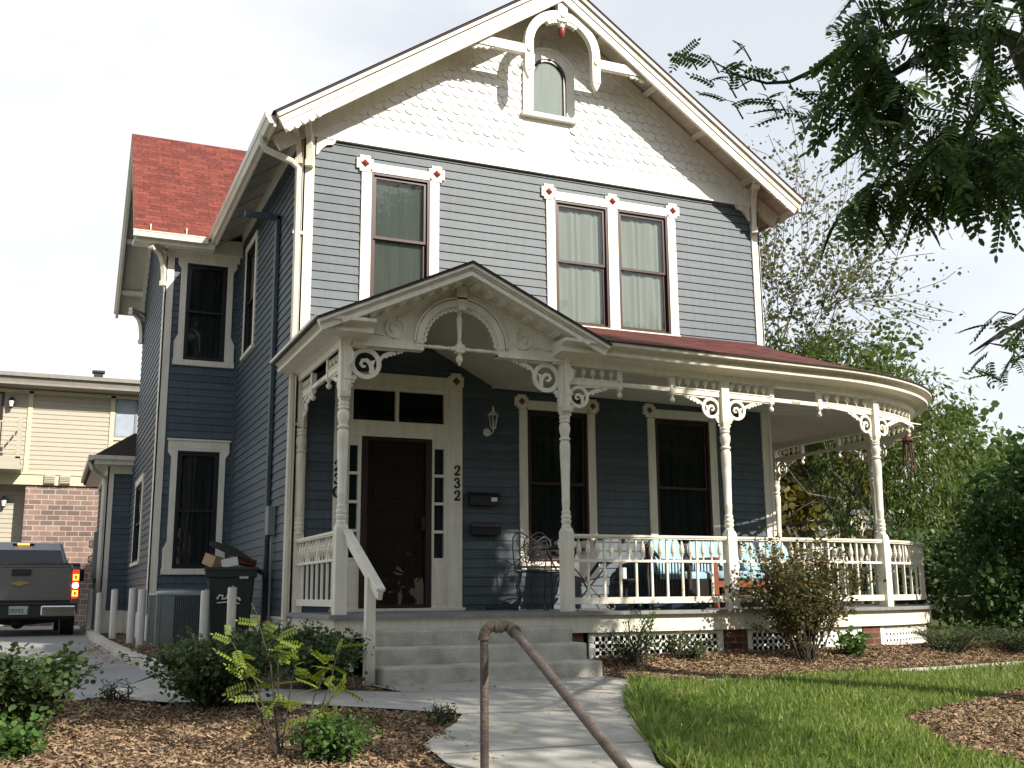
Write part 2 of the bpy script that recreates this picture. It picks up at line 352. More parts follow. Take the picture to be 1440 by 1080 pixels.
def sash(F, x0, x1, z0, z1, rail, parent, shade='blind', gl='glass', deep=.5, fr=.03, sashm='sash', cover=1.0):
    fm = MB(F)
    for a, b, c, d in ((x0, x0+fr, z0, z1), (x1-fr, x1, z0, z1), (x0+fr, x1-fr, z1-fr, z1), (x0+fr, x1-fr, z0, z0+fr)): fm.box(a, b, -.028, .06, c, d)
    e = fr+.004
    if rail:
        for (zz0, zz1, yy) in ((rail-.02, z1-e, 0.0), (z0+e, rail+.02, .022)):
            s = .036
            fm.box(x0+e, x0+e+s, yy, yy+.02, zz0, zz1); fm.box(x1-e-s, x1-e, yy, yy+.02, zz0, zz1)
            fm.box(x0+e+s, x1-e-s, yy, yy+.02, zz1-s, zz1); fm.box(x0+e+s, x1-e-s, yy, yy+.02, zz0, zz0+s)
    fm.build('sash', sashm, parent)
    g = MB(F).quad([(x0+e, .012, z0+e), (x1-e, .012, z0+e), (x1-e, .012, z1-e), (x0+e, .012, z1-e)]) if not rail else \
        MB(F).quad([(x0+e, .010, rail), (x1-e, .010, rail), (x1-e, .010, z1-e), (x0+e, .010, z1-e)]).quad([(x0+e, .032, z0+e), (x1-e, .032, z0+e), (x1-e, .032, rail), (x0+e, .032, rail)])
    g.build('glass', gl, parent)
    b = MB(F)
    b.add([(x0, .05, z0), (x1, .05, z0), (x1, .05, z1), (x0, .05, z1), (x0, deep, z0), (x1, deep, z0), (x1, deep, z1), (x0, deep, z1)],
          [(4, 5, 6, 7), (0, 4, 7, 3), (1, 2, 6, 5), (0, 1, 5, 4), (3, 7, 6, 2)])
    b.build('recess', 'inside', parent)
    if shade:
        c = MB(F)
        if shade == 'slats':
            z = z1-.05
            while z > z0+.04:
                c.add([(x0+.03, .06, z), (x1-.03, .06, z), (x1-.03, .078, z-.021), (x0+.03, .078, z-.021)], [(0, 1, 2, 3)]); z -= .025
        else:
            n = 40; xs = [x0+.01+(x1-x0-.02)*i/n for i in range(n+1)]; zb = z1-(z1-z0)*cover
            rows = [[(x, .068+.010*math.sin(i*.9+math.sin(i*.37)*2), z) for i, x in enumerate(xs)] for z in (zb, z1-.01)]
            c.grid(rows)
        c.build('curtain' if shade != 'slats' else 'blind', 'curtain' if shade == 'dark' else 'blind', parent, smooth=shade != 'slats')

def window(F, x0, x1, z0, z1, rail, shade, style='rosette', cas=.135, gl='glass', wx=None, cover=1.0):
    tr = MB(F); red = MB(F)
    if style == 'rosette':
        xs = wx or [(x0, x1)]
        tr.box(x0-cas, x0, -.038, .05, z0, z1); tr.box(x1, x1+cas, -.038, .05, z0, z1); tr.box(x0, x1, -.038, .05, z1, z1+.125)
        tr.box(x0-cas, x1+cas, -.07, .05, z0-.055, z0); tr.box(x0-cas+.02, x1+cas-.02, -.03, .0, z0-.10, z0-.055)
        for i in range(len(xs)-1): tr.box(xs[i][1], xs[i+1][0], -.040, .05, z0, z1)
        cs = [x0-.095*cas/.135, x1+.095*cas/.135]+[(xs[i][1]+xs[i+1][0])/2 for i in range(len(xs)-1)]
        for c in cs: rosette(tr, red, c, z1+.10, cas/.135)
    elif style == 'flared':
        xs = [(x0, x1)]; c = cas; e = .055
        for sgn, xi in ((-1, x0), (1, x1)):
            p = [(xi, z0), (xi+sgn*(c+e), z0), (xi+sgn*(c+e), z0+.30), (xi+sgn*c, z0+.42), (xi+sgn*c, z1-.10), (xi+sgn*(c+e), z1-.02), (xi+sgn*(c+e), z1+.04), (xi, z1+.04)]
            if sgn > 0: p = p[::-1]
            tr.prism(p, -.035, .05)
        tr.box(x0, x1, -.034, .05, z1, z1+.04); tr.box(x0-c-e, x1+c+e, -.038, .05, z1+.04, z1+.16); tr.box(x0-c-e-.02, x1+c+e+.02, -.06, .05, z1+.16, z1+.19)
        tr.box(x0-c-e-.01, x1+c+e+.01, -.06, .05, z0-.09, z0)
    else:
        xs = [(x0, x1)]
        tr.box(x0-cas, x0, -.035, .05, z0, z1); tr.box(x1, x1+cas, -.035, .05, z0, z1); tr.box(x0-cas-.01, x1+cas+.01, -.04, .05, z1, z1+cas); tr.box(x0-cas-.02, x1+cas+.02, -.055, .05, z0-.06, z0)
    if style == 'plain' or style == 'flared': sm_ = 'black'
    else: sm_ = 'sash'
    w = hb(tr, 'window', 'white', bevel=.004)
    for i in range(0, len(red.v), 5):
        q = MB(); q.add(red.v[i:i+5], [(0, 1, 4), (1, 2, 4), (2, 3, 4), (3, 0, 4)]); q.build('rosette', 'red', w)
    for a, b in xs: sash(F, a, b, z0, z1, rail, w, shade, gl, cover=cover, sashm=sm_)
    return w

WW = 6.88; AX_ = 3.42
# --- walls
holes = [(.72, 1.80, 3.83, 5.62), (3.38, 5.41, 3.83, 5.62), (2.97, 3.99, .62, 2.64), (4.92, 5.93, .62, 2.64), (.48, 2.10, -.1, 2.93)]
siding(FI, 0.02, WW-.02, -.046, 5.96, holes)
siding(Fl(0), -4.78, -.02, -.06, 6.15, [(-4.2, -3.2, 3.96, 5.66)])
siding(Tr(0, 4.78, 0), -1.18, 0, -.06, 5.95, [(-.92, -.18, .65, 2.50), (-.92, -.18, 3.96, 5.60)])
siding(Fl(-1.18), -9.3, -4.80, -.06, 8.5, [(-8.5, -6.85, .84, 2.22)], clip=lambda z: (-9.3, -4.8) if z < 6.05 else (-7.05-(8.5-z)/1.02, -7.05+(8.5-z)/1.02))
siding(Fr(WW), .02, 9.0, -.046, 6.1, [(1.6, 2.5, .66, 2.48)])
bw = MB(); bw.box(-1.18, WW, 9.0, 9.28, -.7, 6.0); bw.prism([(0.0, 6.0), (WW, 6.0), (WW, 6.1), (AX_, 8.45), (0, 6.1)], 9.0, 9.2); hb(bw, 'back_wall', 'siding')
siding(Tr(0, 0, 0) @ Tr(WW, 9.28, 0) @ Rz(180), 0, WW+1.18, -.06, 6.0)
window(Fr(WW), 1.65, 2.45, .62, 2.45, 1.55, 'dark', cas=.11, gl='glassdark')
# --- corner boards, belt, foundation
cb = MB(); cb.box(-.03, .115, -.035, .0, -.05, 5.95); cb.box(-.034, 0, -.035, .12, -.05, 6.15)
hb(cb, 'corner_board', 'white', bevel=.004)
cb = MB(); cb.box(WW-.105, WW+.03, -.035, 0, -.045, 5.95); cb.box(WW, WW+.034, -.035, .12, -.045, 6.1)
hb(cb, 'corner_board', 'white', bevel=.004)
cb = MB(); cb.box(-1.21, -1.075, 4.745, 4.78, -.06, 5.90); cb.box(-1.214, -1.18, 4.745, 4.92, -.06, 5.95)
hb(cb, 'corner_board', 'white', bevel=.004)
cb = MB(); cb.box(-.04, .0, 4.72, 4.78, -.06, 5.95); hb(cb, 'corner_board', 'siding')
cb = MB()
cb.box(-.012, .0, .0, 4.78, -.6, -.06); cb.box(-1.19, 0, 4.768, 4.8, -.6, -.06); cb.box(-1.195, -1.18, 4.768, 14, -.7, -.06); cb.box(-.03, .0, .12, 4.75, -.085, -.055); cb.box(-1.21, -.04, 4.75, 4.768, -.085, -.055)
hb(cb, 'foundation', 'white')

# --- gable panel with fish-scale shingles
AX, AZ, EZ, SL = 3.42, 8.63, 5.93, 2.70/3.92
def zr(x): return AZ-abs(x-AX)*SL          # top surface of the roof
pan = MB(); pan.add([(0, -.022, 5.96), (WW, -.022, 5.96), (WW, -.022, zr(WW)-.06), (AX, -.022, AZ-.06), (0, -.022, zr(0)-.06)], [(0, 1, 2, 3, 4)])
pan.box(-.0, WW, -.045, .0, 5.93, 6.15); pan.box(-.0, WW, -.06, .0, 5.925, 5.945)
gp = hb(pan, 'gable_panel', 'whitebright')
sc = MB(); sw, rh, k = .148, .125, 0; z = 6.10
while z < 8.3:
    x = .12+(sw/2 if k % 2 else 0)
    while x < WW-.1:
        if zr(x)-.30 > z+.02 and not (abs(x-3.41) < .40 and 6.68 < z < 7.5) and math.hypot(x-3.41, max(0, z-7.39)) > .38:
            w = sw*.49; t = .020+random.uniform(-.003, .003); z0 = z+random.uniform(-.006, .006)
            pts = [(x-w, z0+rh*1.35), (x-w, z0+w*.75)]+[(x+w*math.cos(a), z0+w*.75+w*.9*math.sin(a)) for a in [math.pi+i*math.pi/6 for i in range(1, 6)]]+[(x+w, z0+w*.75), (x+w, z0+rh*1.35)]
            n = len(pts); yb = lambda zz: -.022-t*max(0, 1-(zz-z0)/(rh*1.35))
            v = [(a, yb(b), b) for a, b in pts]+[(a, -.020, b) for a, b in pts[1:-1]]
            f = [tuple(range(n))]+[(i+1, i+n, i+n+1, i+2) for i in range(n-3)]
            sc.add(v, f)
        x += sw
    z += rh; k += 1
sc.build('scale_shingles', 'whitebright', gp)

# --- gable window
gw = MB(); cx = 3.41
ring = [(cx-.27, 6.80)]+arc(cx, 7.39, .27, 180, 0, 14)+[(cx+.27, 6.80)]
gw.stroke([(cx-.335, 6.80)]+arc(cx, 7.39, .335, 180, 0, 16)+[(cx+.335, 6.80)], .13, -.075, .02)
gw.stroke(arc(cx, 7.39, .415, 168, 12, 16), .035, -.095, .0)
gw.box(cx-.42, cx+.42, -.11, .02, 6.74, 6.80)
gwo = hb(gw, 'window', 'whitebright')
MB().stroke([(cx-.25, 6.80)]+arc(cx, 7.39, .25, 180, 0, 14)+[(cx+.25, 6.80)], .035, -.06, .02).box(cx-.25, cx+.25, -.06, .02, 6.80, 6.83).build('sash', 'sash', gwo)
MB().prism([(cx-.24, 6.82), (cx+.24, 6.82)]+arc(cx, 7.39, .24, 0, 180, 14), -.034, -.030).build('glass', 'glass', gwo)
MB().prism([(cx-.24, 6.82), (cx+.24, 6.82)]+arc(cx, 7.39, .24, 0, 180, 14), -.0295, -.0225).build('curtain', 'blind', gwo)

# --- main roof
def slab(F, pts, off0, off1, y0, y1):     # band below a polyline of the roof's top, between two perpendicular offsets
    mb = MB(F); mb.stroke(off(pts, (off0+off1)/2), off1-off0, y0, y1); return mb
def off(pts, d):
    out = []
    for i, p in enumerate(pts):
        a = Vector(pts[max(0, i-1)]); b = Vector(pts[min(len(pts)-1, i+1)])
        if 0 < i < len(pts)-1:
            d1 = (Vector(p)-a).normalized(); d2 = (b-Vector(p)).normalized(); bis = (Vector((-d1.y, d1.x))+Vector((-d2.y, d2.x))); bis.normalize()
            c = bis.dot(Vector((-d1.y, d1.x))); out.append(tuple(Vector(p)-bis*d/c))
        else:
            dd = (b-a).normalized(); out.append(tuple(Vector(p)-Vector((-dd.y, dd.x))*d))
    return out
mr = [(AX-3.92, EZ), (AX, AZ), (AX+3.92, EZ)]
rf = MB()
for s in (-1, 1):
    L = math.hypot(3.92, 2.70)
    a = (AX+s*3.95, EZ-.02); b = (AX, AZ+.001)
    p = [(a[0], -.60, a[1]), (a[0], 10, a[1]), (b[0], 10, b[1]), (b[0], -.60, b[1])]
    rf.add([(q[0], q[1], q[2]+.012) for q in p], [(0, 1, 2, 3) if s > 0 else (3, 2, 1, 0)], [[(0, 0), (10.6, 0), (10.6, L), (0, L)] if s > 0 else [(0, L), (10.6, L), (10.6, 0), (0, 0)]])
main_roof = hb(rf, 'roof', 'shingle')
slab(FI, mr, .0, .03, -.60, 10).build('roof_edge', 'roofedge', main_roof)
slab(FI, mr, .03, .10, -.50, 10).build('soffit', 'soffit', main_roof)
bg_ = MB()
for o0, o1, y0, y1 in ((.03, .075, -.60, -.50), (.075, .13, -.565, -.50), (.13, .27, -.545, -.50), (.13, .155, -.56, -.545)): bg_.stroke(off(mr, (o0+o1)/2), o1-o0, y0, y1)
bg_.build('bargeboard', 'white', main_roof)
fz = MB(); fz.stroke(off(mr[0:1]+[mr[1]]+mr[2:], .21), .20, -.075, -.0); fz.build('rake_frieze', 'white', main_roof)
for s in (-1, 1):                                           # lookout blocks and soffit boards
    lk = MB()
    for d in (1.55, 2.35, 3.2, .7):
        x = AX+s*d; z = zr(x)-.16
        T = Tr(x, 0, z) @ Matrix.Rotation(math.atan(SL)*s, 4, 'Y')
        lk.box(-.045, .045, -.50, -.07, -.03, .05, T); lk.box(-.045, .045, -.42, -.30, -.06, -.03, T)
    for d in np.arange(.2, 3.9, .13):
        x = AX+s*d; T = Tr(x, 0, zr(x)-.126) @ Matrix.Rotation(math.atan(SL)*s, 4, 'Y'); lk.box(-.006, .006, -.50, -.07, -.004, .004, T)
    lk.build('lookout', 'soffit', main_roof)
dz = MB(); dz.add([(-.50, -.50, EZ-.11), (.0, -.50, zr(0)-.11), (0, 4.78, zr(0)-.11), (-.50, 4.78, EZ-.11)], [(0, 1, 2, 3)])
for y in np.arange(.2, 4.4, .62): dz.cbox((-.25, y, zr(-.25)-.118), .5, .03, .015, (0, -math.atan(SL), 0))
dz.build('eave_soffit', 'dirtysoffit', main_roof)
e2 = MB(); e2.box(-.50, -.47, -.50, 4.6, EZ-.16, EZ-.02); e2.box(-.02, .0, .12, 4.78, 5.98, 6.14); e2.build('fascia', 'white', main_roof)
e2 = MB(); e2.box(AX+3.89, AX+3.92, -.5, 9, EZ-.16, EZ-.02)
e2.add([(AX+3.92, -.50, EZ-.11), (AX+3.92, 9, EZ-.11), (WW, 9, zr(WW)-.11), (WW, -.50, zr(WW)-.11)], [(0, 1, 2, 3)])
e2.build('fascia', 'white', main_roof)
# scrolled tails on the bargeboard ends
for s in (-1, 1):
    tl = MB()
    for q in range(5):
        x = AX+s*(3.74-q*.09); tl.disc(x, zr(x)-.30-.01*(q % 2), .035, -.56, -.51)
    tl.build('scallop', 'white', main_roof)

# --- gable truss
tr = MB(); y0, y1 = -.50, -.41; cx = 3.43
tr.stroke([(cx-.515, 7.20)]+arc(cx, 7.60, .515, 180, 0, 24)+[(cx+.515, 7.20)], .125, y0, y1)
for s in (-1, 1):
    tr.prism([(cx+s*.515-.062, 7.21), (cx+s*.515-.03, 7.13), (cx+s*.515, 7.08), (cx+s*.515+.03, 7.13), (cx+s*.515+.062, 7.21)], y0+.01, y1-.01)
    a = cx+s*.577; b = AX+s*(AZ-7.60)/SL*.93
    tr.box(min(a, b), max(a, b), y0+.012, y1, 7.44, 7.57)
    for q, r_ in enumerate((.05, .04, .05, .035)): tr.disc(b-s*(.10+q*.085), 7.42+(.012*q), r_, y0+.03, y1-.02, 12)
    for zz, xx in ((7.50, cx+s*.515),): tr.disc(xx, zz, .035, y0-.02, y0+.01, 12); tr.disc(xx, zz, .015, y0-.03, y0, 8)
tr.box(cx-.075, cx+.075, y0-.012, y1, 8.02, 8.52); tr.disc(cx, 8.11, .035, y0-.03, y0, 12)
for i in range(9): tr.disc(cx-.2+.05*i, 8.03-.25*(((i-4)*.05)**2)*5, .03, y0+.01, y1-.01, 10)
tr.lathe([(.02, 0), (.045, .01), (.05, .05), (.03, .07)], (cx, -.455, 7.93))
trs = hb(tr, 'gable_truss', 'white', smooth=True)
MB().lathe([(.004, -.16), (.02, -.14), (.045, -.09), (.055, -.04), (.05, 0), (.03, .01)], (cx, -.455, 7.93)).build('finial', 'red', trs, smooth=True)

# --- big corner brackets of the rake
def corner_bracket(T, h=.62, d=.42, w=.07):
    mb = MB(T)                                           # local x = outwards, z up, thickness on y
    pts = [(0, 0)]+[(d*(1-math.cos(R(a)))*.95+.02, h*math.sin(R(a))) for a in range(0, 91, 10)]
    mb.stroke([(.04, -h), (.05, -h*.7), (.09, -h*.42), (.17, -h*.2), (.28, -.07), (d, -.03)], [.07, .085, .09, .09, .085, .07], -w/2, w/2)
    mb.box(0, .035, -w/2, w/2, -h, 0); mb.box(0, d+.03, -w/2-.004, w/2+.004, -.03, .03); mb.box(-.0, .10, -w/2-.01, w/2+.01, -h-.05, -h+.03)
    mb.disc(d-.01, -.07, .045, -w/2-.01, w/2+.01)
    mb.stroke(arc(.10, -.13, .06, 0, 330, 12), .02, -w/3, w/3)
    return mb
To = lambda x, y, z, a: Tr(x, y, z) @ Rz(a)
hb(corner_bracket(To(.06, -.035, 6.17, -90)), 'bracket', 'white'); hb(corner_bracket(To(WW-.06, -.035, 6.17, -90)), 'bracket', 'white')
hb(corner_bracket(To(-.03, .06, 6.05, 180), .45, .38), 'bracket', 'white')
for sx, x in ((1, .13), (-1, WW-.13)):
    fan = MB(); fan.prism([(x, 5.93), (x+sx*.26, 5.93)]+[(x+sx*(.26*math.cos(R(a))), 5.93-.20*math.sin(R(a))) for a in range(15, 91, 15)][:0]+[(x+sx*.22, 5.86), (x+sx*.13, 5.84), (x+sx*.07, 5.78), (x+sx*.02, 5.70), (x, 5.69)][::1], -.05, -.02)
    hb(fan, 'fan_bracket', 'white')

# --- gutter and downspouts
g = MB()
prof = [(-.50, 5.80), (-.555, 5.80), (-.585, 5.86), (-.60, 5.87), (-.61, 5.94), (-.60, 5.945), (-.59, 5.88), (-.50, 5.90)]
g.prism(prof, -.52, 4.32)
gut = hb(g, 'gutter', 'metalgutter')
d = MB(); d.tube([(-.55, -.02, 5.83), (-.55, -.02, 5.74), (-.50, -.03, 5.66), (-.17, -.05, 5.54), (-.095, -.06, 5.46), (-.085, -.06, 4), (-.085, -.06, 3.0), (-.085, -.06, 1), (-.085, -.06, -.42)], .043, 8)
d.tube([(-.085, -.06, -.40), (-.12, -.16, -.46), (-.16, -.35, -.47)], .04, 8)
d.box(-.14, .0, -.07, -.04, 4.6, 4.64); d.box(-.14, .0, -.07, -.04, 2.2, 2.23)
d.build('downspout', 'metalgutter', gut, smooth=True)
# --- conduit and boxes on the side wall
c = MB(); c.box(-.075, -.019, 1.40, 1.52, -.2, 5.35); c.box(-.50, -.019, 1.40, 1.48, 5.28, 5.36)
hb(c, 'cable_chase', 'siding', bevel=.01)
c = MB(); c.box(-.12, -.02, 1.0, 1.18, .95, 1.32)
jb = hb(c, 'meter_box', 'hvac', bevel=.008)
MB().tube([(-.05, 1.06, .95), (-.05, 1.06, -.4)], .012, 6).tube([(-.05, 1.12, .95), (-.05, 1.12, -.4)], .012, 6).build('conduit', 'hvac', jb)

# --- windows
window(FI, .865, 1.655, 3.80, 5.575, 4.71, 'slats')
window(FI, 3.49, 5.30, 3.80, 5.575, 4.71, 'pale', wx=[(3.49, 4.315), (4.475, 5.30)])
window(FI, 3.035, 3.925, .60, 2.585, 1.62, 'dark', cas=.115, gl='glassdark')
window(FI, 4.975, 5.865, .60, 2.585, 1.62, 'dark', cas=.115, gl='glassdark')
window(Tr(0, 4.78, 0), -.87, -.225, .62, 2.46, 1.52, 'dark', 'flared', cas=.095, gl='glassdark')
window(Tr(0, 4.78, 0), -.87, -.225, 3.93, 5.55, 4.75, 'dark', 'flared', cas=.095, gl='glassdark')
window(Fl(0), -4.10, -3.30, 3.92, 5.62, 4.75, 'dark', 'plain', cas=.10, gl='glassdark')
window(Fl(-1.18), -8.4, -6.95, .80, 2.2, 1.5, 'dark', 'plain', cas=.11, gl='glassdark')

# --- wing roof
FW = Fl(-1.72)                                # local x=-y, y into (+x)
wr = [(-9.72, 5.87), (-7.04, 8.60), (-4.36, 5.87)]
w = MB(); L = math.hypot(2.68, 2.73)
for s in (1, -1):
    yy = -7.04; e = -7.04+s*2.71
    pp = [(e, -.03, 5.87-.03), (e, 5.5, 5.87-.03), (yy, 5.5, 8.605), (yy, -.03, 8.605)]
    w.F = FW
    if s > 0:
        w.add([(a, b, c+.012) for a, b, c in ((e, -.03, 5.84), (e, 1.33, 5.84), (-4.85, 1.33, 6.365), (-4.85, 5.5, 6.365), (yy, 5.5, 8.605), (yy, -.03, 8.605))], [(0, 1, 2, 3, 4, 5)], [[(0, 0), (1.36, 0), (1.36, .73), (5.5, .73), (5.5, L), (0, L)]])
        continue
    w.add([(a, b, c+.012) for a, b, c in pp], [(0, 1, 2, 3) if s > 0 else (3, 2, 1, 0)], [[(0, 0), (5.5, 0), (5.5, L), (0, L)] if s > 0 else [(0, L), (5.5, L), (5.5, 0), (0, 0)]])
wing_roof = hb(w, 'roof', 'shingle')
slab(FW, wr, 0, .03, -.03, 1.15).build('roof_edge', 'roofedge', wing_roof)
slab(FW, wr, .03, .09, .05, .55).build('soffit', 'soffit', wing_roof)
q = MB(FW)
for o0, o1, a, b in ((.03, .08, -.03, .05), (.08, .24, 0, .05)): q.stroke(off(wr, (o0+o1)/2), o1-o0, a, b)
q.stroke(off(wr, .16), .18, .47, .54)
for d_ in (-2.2, -1.4, -.6, .6, 1.4, 2.2): q.box(-7.04+d_-.05, -7.04+d_+.05, .05, .54, 8.6-abs(d_)*1.02-.24, 8.6-abs(d_)*1.02-.15)
q.build('bargeboard', 'white', wing_roof)
q = MB(); q.prism([(4.78, 5.80), (4.40, 5.76), (4.40, 5.72), (4.78, 5.74)], 0, 1, Matrix(((0, 1.25, 0, -1.74), (1, 0, 0, 0), (0, 0, 1, 0), (0, 0, 0, 1))))
q.box(-1.70, -.5, 4.36, 4.40, 5.70, 5.84); q.box(-1.22, 0, 4.739, 4.78, 5.62, 5.80); q.box(-1.2, -.01, 4.66, 4.80, 5.72, 5.98)
q.build('soffit', 'white', wing_roof)
q = MB(); q.box(-1.76, -.62, 4.27, 4.36, 5.76, 5.86); q.box(-1.77, -.62, 4.262, 4.285, 5.845, 5.865)
q.build('gutter', 'metalgutter', wing_roof)
q = MB()
for x in (-1.50, -.95): q.box(x-.008, x+.008, 4.40, 4.43, 5.88, 6.02)
q.build('snow_guard', 'white', wing_roof)
for y, zz in ((4.80, 5.72), (9.15, 5.72)):
    hb(corner_bracket(To(-1.2, y, zz, 180), .55, .45), 'bracket', 'white')

# --- one-storey addition behind the wing
siding(Tr(0, 10.0, 0), -1.62, -1.18, -.06, 2.9)
siding(Fl(-1.62), -14, -10.0, -.06, 2.9)
siding(Fl(-1.18), -10.0, -9.3, -.06, 2.9)
a = MB(); a.box(-1.65, -1.53, 9.965, 10, -.06, 2.9); a.box(-1.654, -1.62, 9.965, 10.1, -.06, 2.9)
a.box(-1.63, -1.18, 9.98, 10, -.7, -.06); a.box(-1.63, -1.62, 10, 14, -.7, -.06); a.box(-1.64, -1.17, 9.97, 9.99, 2.62, 2.9); a.box(-1.66, -1.62, 10.1, 14, 2.62, 2.9)
hb(a, 'corner_board', 'white')
a = MB(); a.add([(-1.95, 9.6, 2.92), (-1.95, 14.3, 2.92), (-1.2, 14.3, 3.45), (-1.2, 9.98, 3.45), (-1.1, 9.6, 2.92), (-1.1, 9.98, 3.45)], [(0, 3, 2, 1), (0, 4, 5, 3)], None)
a.prism([(9.6, 2.90), (14.3, 2.90), (14.3, 2.78), (9.6, 2.78)], 0, 1, Matrix(((0, .05, 0, -1.98), (1, 0, 0, 0), (0, 0, 1, 0), (0, 0, 0, 1))))
ar = hb(a, 'roof', 'roofedge')
a = MB(); a.box(-1.93, -1.19, 9.6, 9.64, 2.76, 2.91); a.box(-1.93, -1.19, 9.64, 9.99, 2.76, 2.80); a.box(-1.93, -1.62, 9.99, 14.3, 2.76, 2.80)
a.box(-2.04, -1.94, 9.56, 14.3, 2.83, 2.93); a.box(-1.95, -1.18, 9.53, 9.60, 2.85, 2.93)
a.tube([(-1.99, 9.8, 2.82), (-1.95, 9.85, 2.7), (-1.72, 10.15, 2.55), (-1.69, 10.15, 2.4), (-1.69, 10.15, -.4)], .045)
a.build('gutter', 'metalgutter', ar)
a = MB(); a.box(-1.80, -1.65, 10.6, 10.9, .55, 1.5); a.box(-1.77, -1.65, 10.68, 10.82, -.5, .55)
mt = hb(a, 'meter_box', 'hvac', bevel=.01)
q = MB(); q.add([], []); 
for z in (.95, 1.25): q.lathe([(.08, 0), (.08, .05), (.05, .09)], (0, 0, 0), 12, Tr(-1.80, 10.7, z) @ Matrix.Rotation(R(-90), 4, 'Y'))
q.build('electric_meter', 'glassdark', mt)

# --- front door assembly
d = MB()
d.box(.457, .63, -.04, .05, 0, 2.79); d.box(1.93, 2.12, -.04, .05, 0, 2.79); d.box(.457, 2.12, -.042, .05, 2.76, 2.925)
d.box(.63, .80, -.02, .05, .0, .62); d.box(1.72, 1.93, -.02, .05, .0, .62); d.box(.66, .77, -.03, .0, .08, .55); d.box(1.76, 1.89, -.03, .0, .08, .55)
d.box(.63, 1.93, -.03, .05, 2.12, 2.32); d.box(1.235, 1.275, -.025, .05, 2.32, 2.72); d.box(.63, 1.93, -.025, .05, 2.71, 2.76)
d.box(.63, .69, -.025, .05, 2.32, 2.71); d.box(1.88, 1.93, -.025, .05, 2.32, 2.71)
for a, b in ((.63, .655), (.765, .805), (1.715, 1.75), (1.885, 1.93)): d.box(a, b, -.025, .05, .62, 2.12)
for z in (.62, .96, 1.31, 1.66, 2.02):
    d.box(.655, .765, -.024, .05, z-.018, z+.018); d.box(1.75, 1.885, -.024, .05, z-.018, z+.018)
d.box(.655, .765, -.024, .05, 2.03, 2.12); d.box(1.75, 1.885, -.024, .05, 2.03, 2.12)
d.box(.44, 2.14, -.10, .06, -.001, .035)
rd = MB(); rosette(d, rd, .545, 2.885, .95, -.05); rosette(d, rd, 2.03, 2.885, .95, -.05)
dfr = hb(d, 'door_surround', 'white', bevel=.003)
for i in range(0, len(rd.v), 5):
    q = MB(); q.add(rd.v[i:i+5], [(0, 1, 4), (1, 2, 4), (2, 3, 4), (3, 0, 4)]); q.build('rosette', 'red', dfr)
q = MB(); q.quad([(.65, .03, .6), (.77, .03, .6), (.77, .03, 2.1), (.65, .03, 2.1)]).quad([(1.74, .03, .6), (1.89, .03, .6), (1.89, .03, 2.1), (1.74, .03, 2.1)]).quad([(.66, .03, 2.3), (1.9, .03, 2.3), (1.9, .03, 2.74), (.66, .03, 2.74)])
q.build('glass', 'glassdark', dfr)
q = MB(); q.box(.62, 1.95, .35, .36, 0, 2.8); q.box(.60, .62, .05, .35, 0, 2.8); q.box(1.95, 1.97, .05, .35, 0, 2.8); q.box(.6, 1.97, .05, .35, 2.8, 2.82); q.build('recess', 'inside', dfr)
q = MB(); q.quad([(.67, .08, 2.34), (1.9, .08, 2.34), (1.9, .08, 2.40), (.67, .08, 2.40)]).quad([(.64, .05, .66), (.78, .05, .66), (.78, .05, 2.1), (.64, .05, 2.1)]).quad([(1.73, .05, .66), (1.9, .05, .66), (1.9, .05, 2.1), (1.73, .05, 2.1)])
q.build('curtain', 'curtain', dfr)
dd = MB(); dd.box(.86, 1.66, .05, .09, .05, 2.08)
for i in range(5):
    z0_ = .16+i*.385; dd.stroke([(.98, z0_), (1.54, z0_), (1.54, z0_+.30), (.98, z0_+.30)], .022, .035, .05, closed=True); dd.box(1.02, 1.50, .042, .052, z0_+.04, z0_+.26)
door = hb(dd, 'door', 'door')
q = MB(); q.stroke([(.845, .06), (1.675, .06), (1.675, 2.09), (.845, 2.09)], .085, -.03, .02, closed=True); q.build('storm_frame', 'doorframe', door)
MB().quad([(.87, .0, .08), (1.65, .0, .08), (1.65, .0, 2.07), (.87, .0, 2.07)]).build('glass', 'glassdark', door)
MB().sphere((1.60, -.055, 1.05), .025).box(1.58, 1.62, -.05, -.02, .98, 1.14).build('handle', 'black', door)

# --- house numbers
def digit(ch, T):
    mb = MB(T)
    if ch == '0':
        n = 20; P_ = [(.038*math.cos(2*math.pi*i/n), .06*math.sin(2*math.pi*i/n)) for i in range(n)]
        mb.stroke(P_, [.018+.016*abs(math.cos(2*math.pi*i/n)) for i in range(n)], -.008, 0, closed=True)
    elif ch == '2':
        P_ = [(-.030, .028)]+arc(0, .03, .030, 160, -25, 9)+[(.012, -.012), (-.012, -.035), (-.034, -.052)]
        mb.stroke(P_, [.016, .018, .017, .017, .018, .021, .024, .026, .026, .025, .024, .021, .019, .019], -.008, 0)
        mb.stroke([(-.037, -.054), (0, -.054), (.030, -.054), (.037, -.036)], [.018, .024, .022, .012], -.008, 0); mb.disc(-.026, .027, .012, -.008, 0, 10)
    else:
        mb.stroke([(-.030, .032)]+arc(-.002, .032, .027, 150, -60, 9)+[(-.006, .004)], .021, -.008, 0)
        mb.stroke([(-.008, .006)]+arc(-.003, -.025, .033, 75, -150, 11), .023, -.008, 0)
        mb.disc(-.026, .034, .011, -.008, 0, 10); mb.disc(-.029, -.036, .012, -.008, 0, 10)
    return mb
for x, txt in ((.500, '230'), (2.045, '232')):
    for i, ch in enumerate(txt): hb(digit(ch, Tr(x, -.043, 1.735-i*.158)), 'house_number', 'black')
